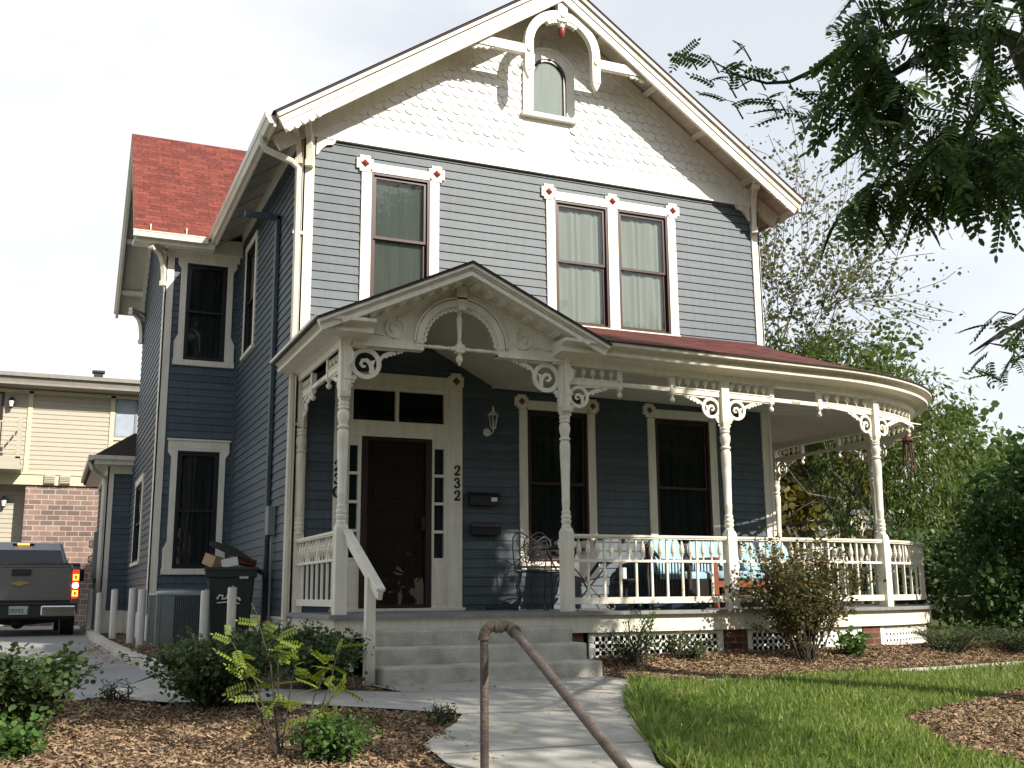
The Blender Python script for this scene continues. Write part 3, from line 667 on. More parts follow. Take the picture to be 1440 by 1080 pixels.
# ================================================================== PORCH (parts of the house)
def OX(o): return 6.9+o*(2.12/2.05) if o <= 2.05 else 9.02+((o-2.05) if o < 2.2 else .13+(o-2.18)*.35)
def pth(o, u):                                 # wraparound line at distance o from the walls; u = running parameter
    if u <= 6.2: return (u, -o)
    if u <= 7.2:
        t = (u-6.2)*math.pi/2; return (6.2+(OX(o)-6.2)*math.sin(t), -o*math.cos(t))
    return (OX(o), (u-7.2))
US = list(np.linspace(6.2, 7.2, 25))
_u = np.concatenate([np.linspace(0, 6.2, 40), np.linspace(6.2, 7.2, 80)[1:], np.linspace(7.2, 12, 40)[1:]])
_p = np.array([pth(2.05, u) for u in _u]); _s = np.concatenate([[0], np.cumsum(np.linalg.norm(np.diff(_p, axis=0), axis=1))])
def s2u(s): return float(np.interp(s, _s, _u))
def u2s(u): return float(np.interp(u, _u, _s))
def PT(s, dz=0, o=2.05):                        # frame on the porch line: x along, y towards the house
    u = s2u(s); a = Vector(pth(o, u-.003)); b = Vector(pth(o, u+.003)); d = (b-a).normalized(); p = pth(o, u)
    return Matrix(((d.x, -d.y, 0, p[0]), (d.y, d.x, 0, p[1]), (0, 0, 1, dz), (0, 0, 0, 1)))
def sweep(mb, prof, plist, closed=True):        # prof [(o,z)], plist: function o -> [(x,y)...]
    rows = [[(x, y, z) for x, y in plist(o)] for o, z in prof]
    if closed: rows.append(rows[0])
    mb.grid(rows)
    if closed:
        for k in (0, -1): mb.add([rows[i][k] for i in range(len(rows)-1)], [tuple(range(len(rows)-1)) if k == 0 else tuple(range(len(rows)-2, -1, -1))])
def wrap(u0, u1):
    us = [u0]+[u for u in US if u0 < u < u1]+[u1]
    if u0 < 6.2 and u1 > 6.2 and us[1] != 6.2: us.insert(1, 6.2)
    return lambda o: [pth(o, u) for u in us]
Lx = .05                                       # left porch line (post centres)
left = lambda o: [(Lx-(o-2.05), -.02), (Lx-(o-2.05), -o)]
leftret = lambda o: [(Lx-(o-2.05), -.02), (Lx-(o-2.05), -o), (.27, -o)]
def both(o, x1=2.6): return [(Lx-(o-2.05), -.02), (Lx-(o-2.05), -o), (x1, -o)]

# floor, fascia
fl = MB(); sweep(fl, [(2.18, -.038), (2.18, 0), (2.17, .002), (0.02, .002)], wrap(2.6, 11.6), closed=False)
sweep(fl, [(2.10, -.038), (2.18, -.038), (2.18, 0), (2.17, .002)], both, closed=False)
fl.add([(-.06, -2.165, .002), (2.6, -2.165, .002), (2.6, -.02, .002), (-.06, -.02, .002)], [(0, 1, 2, 3)])
sweep(fl, [(2.10, -.038), (2.18, -.038)], wrap(2.6, 11.6), closed=False)
floor = hb(fl, 'porch_floor', 'floorwood')
fs = MB(); sweep(fs, [(2.09, -.225), (2.115, -.225), (2.115, -.038), (2.09, -.038)], wrap(2.6, 11.6))
sweep(fs, [(2.09, -.225), (2.115, -.225), (2.115, -.038), (2.09, -.038)], both)
sweep(fs, [(2.06, -.55), (2.085, -.55), (2.085, -.225), (2.06, -.225)], lambda o: [(Lx-(o-2.05), -.02), (Lx-(o-2.05), -o), (.20, -o)])
fs.build('skirt_board', 'white', floor)
# shade under the porch put in as near-black sheets; lattice and brick piers
vd = MB(); sweep(vd, [(1.6, -.23), (1.6, -.75)], wrap(2.6, 11.6), closed=False); sweep(vd, [(1.6, -.23), (2.09, -.23)], wrap(2.6, 11.6), closed=False); vd.build('underfloor_shade', 'inside', floor)
piers = [(2.68, .16), (4.74, .31), (6.78, .31), (8.5, .3)]
for s, w in piers:
    b = MB(PT(s)); b.box(-w/2, w/2, -.02, .28, -.85, -.232); b.build('brick_pier', 'brick', floor, bevel=.004)
def lattice(s0, s1, z0=-.56, z1=-.27):
    mb = MB(); n = max(1, int(round((s1-s0)/.076))); dx = (s1-s0)/n
    for i in range(n+1):
        mb.box(-.024, .024, .0, .006, z0, z1, PT(s0+i*dx))
    ss = np.linspace(s0, s1, max(2, int((s1-s0)/.15)))
    for k in range(int((z1-z0)/.076)+1):
        z = z0+k*.076+.01
        sweep(mb, [(2.042, z), (2.050, z), (2.050, z+.047), (2.042, z+.047)], lambda o: [pth(o, s2u(s)) for s in ss])
    sweep(mb, [(2.035, -.268), (2.06, -.268), (2.06, -.228), (2.035, -.228)], lambda o: [pth(o, s2u(s)) for s in ss])
    for e in (s0, s1): mb.box(-.03, .03, -.015, .02, z0, -.228, PT(e))
    return mb
for a, b in ((2.86, 4.54), (4.94, 6.58), (6.98, 8.3), (8.7, 10.2), (10.3, 12.4)):
    lattice(a, b).build('lattice', 'whitebright', floor)

# posts
TURN = [(.052, .90), (.056, .92), (.044, .94), (.056, .965), (.058, .985), (.047, 1.00), (.056, 1.015), (.057, 1.035), (.046, 1.05), (.050, 1.065), (.052, 1.085), (.040, 1.10),
        (.043, 1.14), (.046, 1.20), (.047, 1.22), (.044, 1.225), (.050, 1.5), (.056, 1.62), (.053, 1.632), (.056, 1.645), (.053, 1.657), (.057, 1.67), (.060, 1.80), (.058, 1.845), (.044, 1.87),
        (.062, 1.885), (.063, 1.90), (.046, 1.915), (.050, 1.94), (.061, 1.98), (.064, 2.02), (.058, 2.055), (.046, 2.07), (.060, 2.085), (.060, 2.10), (.050, 2.11), (.060, 2.125), (.060, 2.145), (.050, 2.16)]
def post(T, label=None, square=True, big=False):
    b = MB(T); w = .063
    b.box(-w, w, -w, w, .002, .86); b.box(-.03, .03, -.03, .03, .86, 2.21)
    b.add([(-w, -w, .86), (w, -w, .86), (w, w, .86), (-w, w, .86), (-.047, -.047, .905), (.047, -.047, .905), (.047, .047, .905), (-.047, .047, .905)], [(0, 1, 5, 4), (1, 2, 6, 5), (2, 3, 7, 6), (3, 0, 4, 7), (4, 5, 6, 7)])
    u = .056; b.box(-u, u, -u, u, 2.21, 2.80)
    b.add([(-.04, -.04, 2.16), (.04, -.04, 2.16), (.04, .04, 2.16), (-.04, .04, 2.16), (-u, -u, 2.21), (u, -u, 2.21), (u, u, 2.21), (-u, u, 2.21)], [(3, 2, 1, 0), (0, 1, 5, 4), (1, 2, 6, 5), (2, 3, 7, 6), (3, 0, 4, 7)])
    p = hb(b, 'porch_post', 'white', bevel=.004)
    MB(T).lathe(TURN, n=20).build('turned_shaft', 'white', p, smooth=True)
    return p
def scroll_corbel(T):                           # long scrolled corbel on the front of the two entrance posts
    mb = MB(T @ Rz(90)); w = .045
    pts = [(0.02, 2.22), (.03, 2.30), (.055, 2.36), (.045, 2.43), (.02, 2.47), (.03, 2.52), (.075, 2.58), (.085, 2.66), (.05, 2.71), (.03, 2.75), (.06, 2.80), (.06, 2.86)]
    mb.prism([(-.02, 2.86), (-.02, 2.22)]+pts, -w, w); mb.box(-.02, .07, -w-.01, w+.01, 2.38, 2.40)
    mb.add([(-.06, -.05, 2.20), (.04, -.05, 2.20), (.04, .05, 2.20), (-.06, .05, 2.20), (-.06, -.065, 2.26), (.05, -.065, 2.26), (.05, .065, 2.26), (-.06, .065, 2.26)], [(3, 2, 1, 0), (0, 1, 5, 4), (1, 2, 6, 5), (2, 3, 7, 6), (3, 0, 4, 7), (4, 5, 6, 7)])
    return mb
SA, SB, SC, SD, SE, SF = Lx, 2.585, 4.73, u2s(6.415), u2s(7.42), u2s(9.85)
pA = post(PT(SA)); pB = post(PT(SB))
for s in (SC, SD, SE, SF): post(PT(s))
for p, s in ((pA, SA), (pB, SB)):
    scroll_corbel(PT(s) @ Tr(0, -.055, 0) @ Rz(180)).build('corbel', 'white', p, bevel=.004)
hp = MB(Tr(Lx, -.055, 0)); hp.box(-.055, .055, -.035, .035, .0, .90); hp.box(-.03, .03, .0, .035, .9, 2.2); hp.box(-.05, .05, -.035, .035, 2.18, 2.8); hb(hp, 'half_post', 'white')
hb(MB(Tr(Lx, -.06, 0)).lathe(TURN), 'half_post', 'white', smooth=True)
hp = MB(); hp.box(WW-.0, WW+.045, -.055, -.0, .0, 2.8); hb(hp, 'half_post', 'white')

# ornamental fret bracket. local x away from the post, z down from 0
def fret(T, r=.128, flip=1, tail=.50, t=.022, big=False):
    mb = MB(T); f = flip; y0, y1 = -t/2, t/2; cx = r+.055; cz = -r-.01
    S = lambda P: [(f*x, z) for x, z in P]
    mb.stroke(S([(cx+r*.86*math.cos(2*math.pi*i/28), cz+r*.86*math.sin(2*math.pi*i/28)) for i in range(28)]), r*.29, y0, y1, closed=True)
    # inner curl
    P_ = [(cx+.36*r, cz-.62*r), (cx+.40*r, cz-.30*r), (cx+.30*r, cz-.02*r), (cx+.05*r, cz+.22*r), (cx-.22*r, cz+.18*r), (cx-.32*r, cz-.05*r), (cx-.18*r, cz-.22*r), (cx, cz-.18*r)]
    mb.stroke(S(P_), [r*k for k in (.30, .30, .27, .25, .22, .20, .17, .13)], y0+.001, y1-.001)
    mb.prism(S([(cx+.15*r, cz+.1*r), (cx+.62*r, cz+.28*r), (cx+.48*r, cz-.15*r)])[::f], y0+.002, y1-.002)
    # tail along the rail
    x1 = cx+r*.85
    mb.stroke(S([(cx, -.012), (x1+.02, -.012), (tail, -.008)]), [.024, .026, .012], y0+.001, y1-.001)
    mb.stroke(S([(cx+r*.9, cz+r*.25), (x1+.05, -.075), (x1+.11, -.045), (x1+.16, -.035)]), [.035, .032, .028, .02], y0+.002, y1-.002)
    for k, (dx, dz, rr) in enumerate(((.075, -.078, .026), (.125, -.058, .024), (.17, -.048, .020), (.215, -.035, .016), (.25, -.028, .013))):
        if x1+dx < tail: mb.disc(f*(x1+dx), dz, rr, y0+.003, y1-.003, 12)
    # leg along the post
    mb.stroke(S([(.06, -.01), (.062, cz), (.060, cz-r), (.055, cz-r-.16)]), [.016, .02, .03, .012], y0+.001, y1-.001)
    for dx, dz, rr in ((.10, cz-r*.95, .028), (.085, cz-r-.03, .022), (.07, cz-r-.08, .018)): mb.disc(f*dx, dz, rr, y0+.004, y1-.004, 12)
    return mb
FS = [(.006, 0), (.012, .004), (.008, .02), (.008, .035), (.018, .042), (.024, .050), (.020, .056), (.030, .066), (.032, .080), (.024, .084), (.031, .090), (.026, .102), (.012, .118), (.006, .13), (.006, .134)]
RS = [(.010, 0), (.009, .05), (.018, .058), (.020, .066), (.013, .070), (.026, .082), (.030, .105), (.022, .109), (.030, .115), (.029, .135), (.020, .139), (.027, .145), (.022, .165), (.014, .195), (.009, .235), (.009, .25)]
DROP = [(.022, .0), (.024, -.012), (.012, -.03), (.028, -.045), (.034, -.062), (.028, -.082), (.010, -.096), (.004, -.098)]
def linebox(mb, fr, s0, s1, y0, y1, z0, z1):     # rail following the porch line
    ss = np.linspace(s0, s1, max(2, int((s1-s0)/.12)+1))
    if fr is PT: sweep(mb, [(2.05-y0, z0), (2.05-y1, z0), (2.05-y1, z1), (2.05-y0, z1)], lambda o: [pth(o, s2u(s)) for s in ss])
    else: mb.box(s0, s1, y0, y1, z0, z1, fr(0))
FLs = lambda s, dz=0: Matrix(((0, 1, 0, Lx), (-1, 0, 0, -s), (0, 0, 1, dz), (0, 0, 0, 1)))   # left side line; s = distance from the wall
def railing(fr, s0, s1, ng, name='railing'):
    a, b = s0+.06, s1-.06
    top = MB(); linebox(top, fr, a, b, -.045, .045, .812, .838); linebox(top, fr, a, b, -.034, .034, .795, .812)
    linebox(top, fr, a, b, -.022, .022, .535, .563); linebox(top, fr, a, b, -.022, .022, .08, .15)
    r = hb(top, name, 'white', bevel=0)
    w = (b-a)/ng
    for g in range(ng):
        c = a+w*(g+.5)
        MB(fr(c)).box(-.012, .012, -.012, .012, .15, .537).build('baluster', 'white', r)
        if g: MB(fr(a+w*g)).box(-.012, .012, -.012, .012, .15, .797).build('baluster', 'white', r)
        for k in (-1, 0, 1): MB(fr(c+k*w*.285)).lathe(RS, (0, 0, .553), 10).build('rail_spindle', 'white', r, smooth=True)
    return r
def frieze(fr, s0, s1, m0, m1, n0=5, n1=5, ringr=.128, brackets=(1, 1)):
    mb = MB(); e0, e1 = s0+(.056), s1-(.056)
    linebox(mb, fr, e0, m0, -.022, .022, 2.525, 2.60); linebox(mb, fr, m1, e1, -.022, .022, 2.525, 2.60); linebox(mb, fr, m0, m1, -.020, .020, 2.54, 2.588)
    linebox(mb, fr, e0, m0, -.03, .03, 2.588, 2.602); linebox(mb, fr, m1, e1, -.03, .03, 2.588, 2.602)
    for k in (-.05, -.025, 0, .025, .05): mb.lathe([(.03, -.008), (.034, 0), (.03, .008)], (0, 0, 0), 10, fr((m0+m1)/2+k) @ Tr(0, 0, 2.564) @ Matrix.Rotation(R(90), 4, 'Y'))
    f = hb(mb, 'frieze_rail', 'white')
    for m in (m0, m1):
        q = MB(); q.box(-.03, .03, -.03, .03, 2.505, 2.735, fr(m)); q.lathe(DROP, (0, 0, 2.505), 12, fr(m)); q.build('drop_post', 'white', f, smooth=True)
    for a, b, n in ((e0, m0-.03, n0), (m1+.03, e1, n1)):
        for i in range(n): MB(fr(a+(b-a)*(i+.6)/(n+.2))).lathe(FS, (0, 0, 2.598), 10).build('frieze_spindle', 'white', f, smooth=True)
    if brackets[0]: fret(fr(s0) @ Tr(0, 0, 2.525), ringr, 1, m0-s0-.02).build('fret_bracket', 'white', f)
    if brackets[1]: fret(fr(s1) @ Tr(0, 0, 2.525), ringr, -1, s1-m1-.02).build('fret_bracket', 'white', f)
    return f
railing(PT, SB, SC, 5); railing(PT, SC, SD, 5); railing(PT, SD, SE, 7); railing(PT, SE, SF, 5)
railing(FLs, .05, 2.05, 4)
frieze(PT, SB, SC, 3.30, 4.01); frieze(PT, SC, SD, 5.43, 6.17)
frieze(PT, SD, SE, SD+1.12, SE-1.05, 7, 7); frieze(PT, SE, SF, SE+.75, SF-.75)
frieze(FLs, .05, 2.05, .62, 1.38, 4, 4, ringr=.11)

# beam and cornice
CP = [(2.00, 2.735), (2.11, 2.735), (2.115, 2.80), (2.17, 2.83), (2.355, 2.836), (2.36, 2.868), (2.345, 2.872), (2.335, 2.90), (2.37, 2.922), (2.45, 2.930), (2.455, 2.965), (2.40, 2.968), (2.0, 2.968)]
be = MB(); sweep(be, CP, wrap(2.42, 11.6)); cor = hb(be, 'cornice', 'white')
be = MB(); sweep(be, CP, leftret); cor2 = hb(be, 'cornice', 'white')
bm = MB(); sweep(bm, [(2.0, 2.735), (2.08, 2.735), (2.08, 2.96), (2.0, 2.96)], left); hb(bm, 'beam', 'white')

# wraparound roof
def start(o): return max(1.33, 1.33+(.343*o-.09)/.47)
rows = []; os_ = np.linspace(2.47, 0, 12)
for o in os_:
    us = [start(o)]+list(np.linspace(3.2, 6.2, 8))+[u for u in US[1:]]+list(np.linspace(7.6, 11.6, 6)); rows.append([(*pth(o, u), 2.972+(2.47-o)*.338) for u in us])
pr_ = [pth(1.5, u) for u in us]; ua = [0]
for i in range(1, len(pr_)): ua.append(ua[-1]+math.dist(pr_[i], pr_[i-1]))
r = MB(); r.grid(rows, ua, [(2.47-o)*1.055 for o in os_]); proof = hb(r, 'roof', 'shingledark', smooth=False)
r = MB(); sweep(r, [(2.455, 2.962), (2.475, 2.962), (2.475, 2.974), (2.455, 2.974)], wrap(2.9, 11.6)); r.build('roof_edge', 'roofedge', proof)
c = MB(); sweep(c, [(2.02, 2.84), (0, 2.84)], wrap(2.54, 11.6), closed=False)
for o in np.arange(.1, 2.0, .1): sweep(c, [(o, 2.839), (o+.006, 2.839), (o+.003, 2.833)], wrap(2.54, 11.6))
c.box(2.535, 2.55, -2.02, 0, 2.83, 3.1); c.build('ceiling', 'ceiling', proof)

# entrance gable
GX, GZ, GE, GS = 1.32, 3.70, 2.93, .465
gl = [(GX-1.66, GZ-1.66*GS), (GX, GZ), (GX+1.66, GZ-1.66*GS)]
r = MB()
for s in (-1, 1):
    e = GX+s*1.68; p = [(e, -2.48, GZ-1.68*GS), (e, .0, GZ-1.68*GS), (GX, .0, GZ), (GX, -2.48, GZ)]
    r.add([(a, b, c+.008) for a, b, c in p], [(0, 1, 2, 3) if s > 0 else (3, 2, 1, 0)], [[(0, 0), (2.56, 0), (2.56, 1.85), (0, 1.85)] if s > 0 else [(0, 1.85), (2.56, 1.85), (2.56, 0), (0, 0)]])
groof = hb(r, 'roof', 'shingledark')
slab(FI, gl, 0, .022, -2.48, -.0).build('roof_edge', 'roofedge', groof)
q = MB()
for o0, o1, a, b in ((.022, .055, -2.47, -2.38), (.055, .075, -2.44, -2.38), (.075, .135, -2.425, -2.38)): q.stroke(off(gl, (o0+o1)/2), o1-o0, a, b)
q.build('bargeboard', 'white', groof)
q = MB(); q.stroke(off([(GX-1.45, GZ-1.45*GS), (GX, GZ), (GX+1.45, GZ-1.45*GS)], .12), .04, -2.45, -2.0)
for s in (-1, 1):
    for k in range(8):
        x = GX+s*(.10+k*.158); T = Tr(x, 0, GZ-abs(x-GX)*GS-.19) @ Matrix.Rotation(math.atan(GS)*s, 4, 'Y'); q.box(-.035, .035, -2.34, -2.16, -.0, .06, T)
q.build('dentil_soffit', 'white', groof)
# tympanum
TX0, TX1, TB = .06, 2.58, 2.775
top = lambda x: GZ-abs(x-GX)*GS-.15
tp = MB()
ar_ = arc(GX, 2.84, .45, 180, 90, 12)
Lp = [(TX0, TB), (GX-.45, TB)]+ar_+[(GX, top(GX)), (TX0, top(TX0)+.0)]
tp.prism(Lp, -2.09, -2.02); tp.prism([(2*GX-x, z) for x, z in Lp][::-1], -2.09, -2.02)
for s in (-1, 1):
    a, b = sorted((GX+s*1.21, GX+s*.43)); tp.box(a, b, -2.115, -2.02, TB-.015, TB+.075); tp.box(a, b-0*s, -2.13, -2.0, TB-.02, TB+.01)
tp.stroke([(GX-1.28, top(GX-1.28)-.02), (GX, top(GX)-.02), (GX+1.28, top(GX+1.28)-.02)], .045, -2.12, -2.085)
tp.box(GX-.06, GX+.06, -2.14, -2.02, 3.28, 3.52); tp.box(GX-.045, GX+.045, -2.155, -2.02, 3.24, 3.30)
ty = hb(tp, 'tympanum', 'white')
q = MB(); q.stroke([(GX-.48, TB+.06)]+arc(GX, 2.84, .48, 180, 0, 30)+[(GX+.48, TB+.06)], .07, -2.125, -2.05); q.stroke([(GX-.535, TB+.075)]+arc(GX, 2.84, .535, 180, 0, 30)+[(GX+.535, TB+.075)], .02, -2.14, -2.09)
q.build('arch_moulding', 'white', ty)
for i in range(21):
    a = 6+i*168/20
    if i in (0, 11): q = MB()
    if i == 10: q.build('lace_edge', 'white', ty); continue
    cx_, cz_ = GX+.425*math.cos(R(a)), 2.84+.425*math.sin(R(a)); n = 12
    q.stroke([(cx_+.021*math.cos(2*math.pi*k/n), cz_+.021*math.sin(2*math.pi*k/n)) for k in range(n)], .026, -2.10, -2.07, closed=True)
q.build('lace_edge', 'white', ty)
for s in (-1, 1):
    q = MB(); cx_, cz_ = GX+s*.74, 2.98
    q.stroke([(cx_+s*(.105*math.cos(R(a))), cz_+.105*math.sin(R(a))) for a in range(100, 420, 20)], [.022]*16, -2.105, -2.085)
    q.stroke([(cx_+s*(.05*math.cos(R(a))), cz_+.05*math.sin(R(a))) for a in range(-60, 200, 20)], .016, -2.105, -2.085)
    q.stroke([(cx_+s*.13, cz_-.09), (cx_+s*.22, cz_-.07), (cx_+s*.30, cz_-.10), (cx_+s*.36, cz_-.085)], [.012, .02, .016, .008], -2.105, -2.085)
    q.stroke([(cx_-s*.02, cz_+.12), (cx_-s*.10, cz_+.15), (cx_-s*.16, cz_+.19), (cx_-s*.20, cz_+.23)], [.02, .018, .014, .008], -2.105, -2.085)
    q.build('scroll_relief', 'white', ty)
q = MB()
T = lambda: None
SPV = [(.028, 0), (.028, .04), (.018, .05), (.026, .06), (.018, .07), (.024, .12), (.030, .22), (.034, .30), (.022, .315), (.030, .325), (.020, .34), (.028, .36), (.028, .40)]
q.lathe(SPV, (GX, -2.055, 2.86), 12)
HS = [(.024, 0), (.024, .03), (.014, .04), (.022, .055), (.014, .07), (.020, .12), (.026, .18), (.016, .20), (.024, .22), (.016, .24), (.022, .28), (.014, .30), (.022, .32), (.022, .36)]
for s in (-1, 1): q.lathe(HS, (0, 0, 0), 12, Tr(GX+s*.07, -2.055, 2.82) @ Matrix.Rotation(R(90)*s, 4, 'Y'))
q.box(GX-.045, GX+.045, -2.10, -2.01, 2.775, 2.865); q.box(GX-.07, GX+.07, -2.085, -2.025, 2.80, 2.84); q.lathe([(.03, 0), (.018, -.02), (.034, -.045), (.04, -.07), (.03, -.10), (.014, -.115), (.02, -.125), (.004, -.145)], (GX, -2.055, 2.775), 14)
q.build('spindle_cross', 'white', ty, smooth=True)
fret(PT(SA) @ Tr(0, 0, TB-.018), .168, 1, .66, t=.026).build('fret_bracket', 'white', ty)
fret(PT(SB) @ Tr(0, 0, TB-.018), .168, -1, .66, t=.026).build('fret_bracket', 'white', ty)
# vaulted ceiling
q = MB(); q.quad([(.06, -2.02, 2.90), (GX, -2.02, 3.50), (GX, 0, 3.50), (.06, 0, 2.90)]).quad([(2.55, -2.02, 2.86), (2.55, 0, 2.86), (GX, 0, 3.50), (GX, -2.02, 3.50)])
q.build('ceiling', 'ceiling', groof)

# wooden stair rail
q = MB(); q.beam((.10, -2.10, .78), (.13, -3.22, .19), .045, .10, (0, 0, 1)); q.beam((.10, -2.10, .835), (.13, -3.235, .235), .085, .03, (0, 0, 1))
sr = hb(q, 'stair_rail', 'white', bevel=.004)
q = MB(); q.box(.075, .165, -2.96, -2.87, -.66, .36); q.build('newel_post', 'white', sr, bevel=.006)

# concrete steps
q = MB()
q.box(.30, 2.42, -2.50, -2.125, -.7, -.145); q.box(.215, 2.43, -2.80, -2.49, -.7, -.295); q.box(.19, 2.44, -3.11, -2.79, -.75, -.455)
st = q.build('concrete_steps', 'concrete', bevel=.022)
tag(st, 'three grey concrete steps with rounded worn edges leading up to the porch', 'steps')

for o in list(house.children_recursive):          # the old porch roof sags a little towards its curved corner
    if o.type == 'MESH' and o.name.split('.')[0] in ('cornice', 'frieze_rail', 'drop_post', 'frieze_spindle', 'fret_bracket', 'roof', 'roof_edge', 'ceiling', 'porch_post', 'turned_shaft') and (o is not main_roof):
        for v in o.data.vertices:
            if 3 < v.co.x and 1.9 < v.co.z < 3.9 and v.co.y < 6: v.co.z -= .09*smooth((v.co.x-3)/5.5)*smooth((v.co.z-1.9)/.5)*smooth((3.9-v.co.z)/.8)
# ================================================================== GROUND
def itp(v, xs, ys): return float(np.interp(v, xs, ys))
def H(x, y):
    f = itp(y, [-14, -9.5, -7, -3.1, -1, 30], [-1.5, -1.05, -.78, -.625, -.60, -.6])
    bed = itp(y, [-14, -9.5, -7, -4, -2.9, -2.2, -1, 30], [-1.5, -1.05, -.80, -.67, -.63, -.50, -.5, -.62])
    l = itp(y, [-14, -9.5, -7, -3, -2, -.5, 30], [-1.5, -1.05, -.78, -.62, -.52, -.46, -.58])
    t = smooth((x+.6)/.7); b = smooth((x-2.5)/.5)
    return (l*(1-t)+f*t)*(1-b)+bed*b
from mathutils.geometry import delaunay_2d_cdt
def inside(poly, x, y):
    c = False; n = len(poly)
    for i in range(n):
        x0, y0 = poly[i]; x1, y1 = poly[i-1]
        if (y0 > y) != (y1 > y) and x < (x1-x0)*(y-y0)/(y1-y0)+x0: c = not c
    return c
def sheet(name, poly, dz, m, res=.4, kind='structure', wob=0, lumps=0):
    rr = random.Random(5); b = []
    for i in range(len(poly)):
        p, q = Vector(poly[i]), Vector(poly[(i+1) % len(poly)]); n = max(1, int((q-p).length/res))
        for k in range(n):
            v = p.lerp(q, k/n); b.append(Vector((v.x+rr.uniform(-wob, wob), v.y+rr.uniform(-wob, wob))))
    nb = len(b); xs = [p.x for p in b]; ys = [p.y for p in b]; pts = list(b)
    X = max(min(xs), -14)
    while X < min(max(xs), 24):
        Y = max(min(ys), -13)
        while Y < min(max(ys), 16):
            if inside([(p.x, p.y) for p in b], X, Y) and min((p.x-X)**2+(p.y-Y)**2 for p in b) > (res*.4)**2: pts.append(Vector((X, Y)))
            Y += res
        X += res
    v, e, f, *_ = delaunay_2d_cdt(pts, [(i, (i+1) % nb) for i in range(nb)], [], 1, 1e-5)
    mb = MB(); mb.add([(p.x, p.y, H(p.x, p.y)+dz+(lumps*rr.uniform(-1, 1) if lumps else 0)) for p in v], [tuple(q) for q in f])
    o = mb.build(name, m, smooth=True); tag(o, kind=kind); return o

def ground_mat(name, c1, c2, c3, s1=2.0, s2=40, bump=.6):
    m = mat(name, c1, .95, 0, s1, bump, 45, col2=c2, spec=.1); n = m.node_tree.nodes; L = m.node_tree.links.new; b = n['Principled BSDF']
    old = b.inputs['Base Color'].links[0].from_socket
    t = n.new('ShaderNodeTexCoord'); no = n.new('ShaderNodeTexNoise'); no.inputs['Scale'].default_value = s2; no.inputs['Detail'].default_value = 8; L(t.outputs['Object'], no.inputs[0])
    r = n.new('ShaderNodeValToRGB'); r.color_ramp.elements[0].position = .45; r.color_ramp.elements[1].position = .62; L(no.outputs[0], r.inputs[0])
    mm = n.new('ShaderNodeMixRGB'); mm.inputs[2].default_value = (*c3, 1); L(r.outputs[0], mm.inputs[0]); L(old, mm.inputs[1]); L(mm.outputs[0], b.inputs['Base Color']); return m
M['soil'] = ground_mat('mulch_soil', (.050, .036, .026), (.09, .062, .043), (.16, .11, .07))
M['lawnsoil'] = ground_mat('lawn_soil', (.035, .05, .018), (.06, .075, .03), (.09, .075, .045))
M['far'] = ground_mat('far_ground', (.05, .07, .03), (.09, .10, .05), (.12, .11, .07), .3, 5)
g = MB(); xs = [-400, -100, -40, -16]+list(np.arange(-10, 14.1, .5))+[20, 40, 100, 400]; ys = [-60, -20, -14]+list(np.arange(-10, 16.1, .5))+[24, 40, 100, 500]
g.grid([[(x, y, H(x, y)-.02) for x in xs] for y in ys]); tag(g.build('ground', 'far', smooth=True), kind='structure')
sheet('mulch_bed', [(-6, -9), (.15, -9), (.62, -7.1), (-.45, -6.1), (.05, -5.35), (.28, -4.95), (-.1, -4.55), (-.95, -3.86), (-1.7, -3.6), (-2.2, -3.1), (-2.9, -3.5), (-6, -3.9)], -.004, 'soil', .3, wob=.03, lumps=.012)
sheet('mulch_bed', [(.23, -3.66), (-.3, -3.22), (-1.0, -2.95), (-1.45, -2.2), (-1.72, -1), (-1.80, 3), (-1.72, 14), (-1.0, 14), (-1.15, 4.7), (0, 4.7), (0, .1), (-.02, -2.1), (.2, -2.1), (.2, -2.9)], .012, 'soil', .3, wob=.02, lumps=.01)
sheet('mulch_bed', [(2.44, -3.2), (2.5, -3.55), (3.8, -3.62), (5.16, -3.46), (6.6, -3.36), (9.4, -3.1), (12, -1), (12, 3), (9.0, 4), (8.6, 0), (7.5, -1.7), (6.2, -1.9), (2.44, -1.9)], .012, 'soil', .3, wob=.02, lumps=.01)
sheet('mulch_bed', [(3.3, -6.2), (4.4, -5.75), (5.6, -5.25), (7.5, -5.2), (8.5, -7), (6, -9.5), (3.4, -8.6), (2.7, -7.3)], .02, 'soil', .3, wob=.05, lumps=.01)
WALK = [(.30, -8.6), (-.50, -6.75), (-.42, -6.1), (.02, -5.4), (.25, -4.97), (-.12, -4.57), (-.95, -3.88), (-1.7, -3.6), (-2.25, -3.08), (-1.62, -2.1), (-1.05, -2.98), (-.35, -3.26), (.22, -3.69), (.05, -3.08), (2.46, -3.08), (2.50, -3.5), (2.26, -4.0), (1.56, -5.13), (1.03, -6.31), (.65, -7.11), (.4, -8.6)]
WALK = [(-.35, -8.6), (-.50, -6.75), (-.42, -6.1), (.02, -5.4), (.25, -4.97), (-.12, -4.57), (-.95, -3.88), (-1.7, -3.62), (-2.25, -3.08), (-1.56, -2.0), (-1.05, -2.93), (-.35, -3.22), (.23, -3.64), (.10, -3.0), (2.52, -3.0), (2.54, -3.5), (2.26, -4.0), (1.56, -5.13), (1.03, -6.31), (.65, -7.11), (.4, -8.6)]
sheet('walkway', WALK, .02, 'walk', .3, wob=.012)
sheet('driveway', [(-12, -4.2), (-2.9, -3.5), (-2.2, -3.06), (-1.62, -1.9), (-1.74, -1), (-1.84, 3.2), (-1.76, 18.5), (-14, 18.5)], .008, 'asphalt', .6)
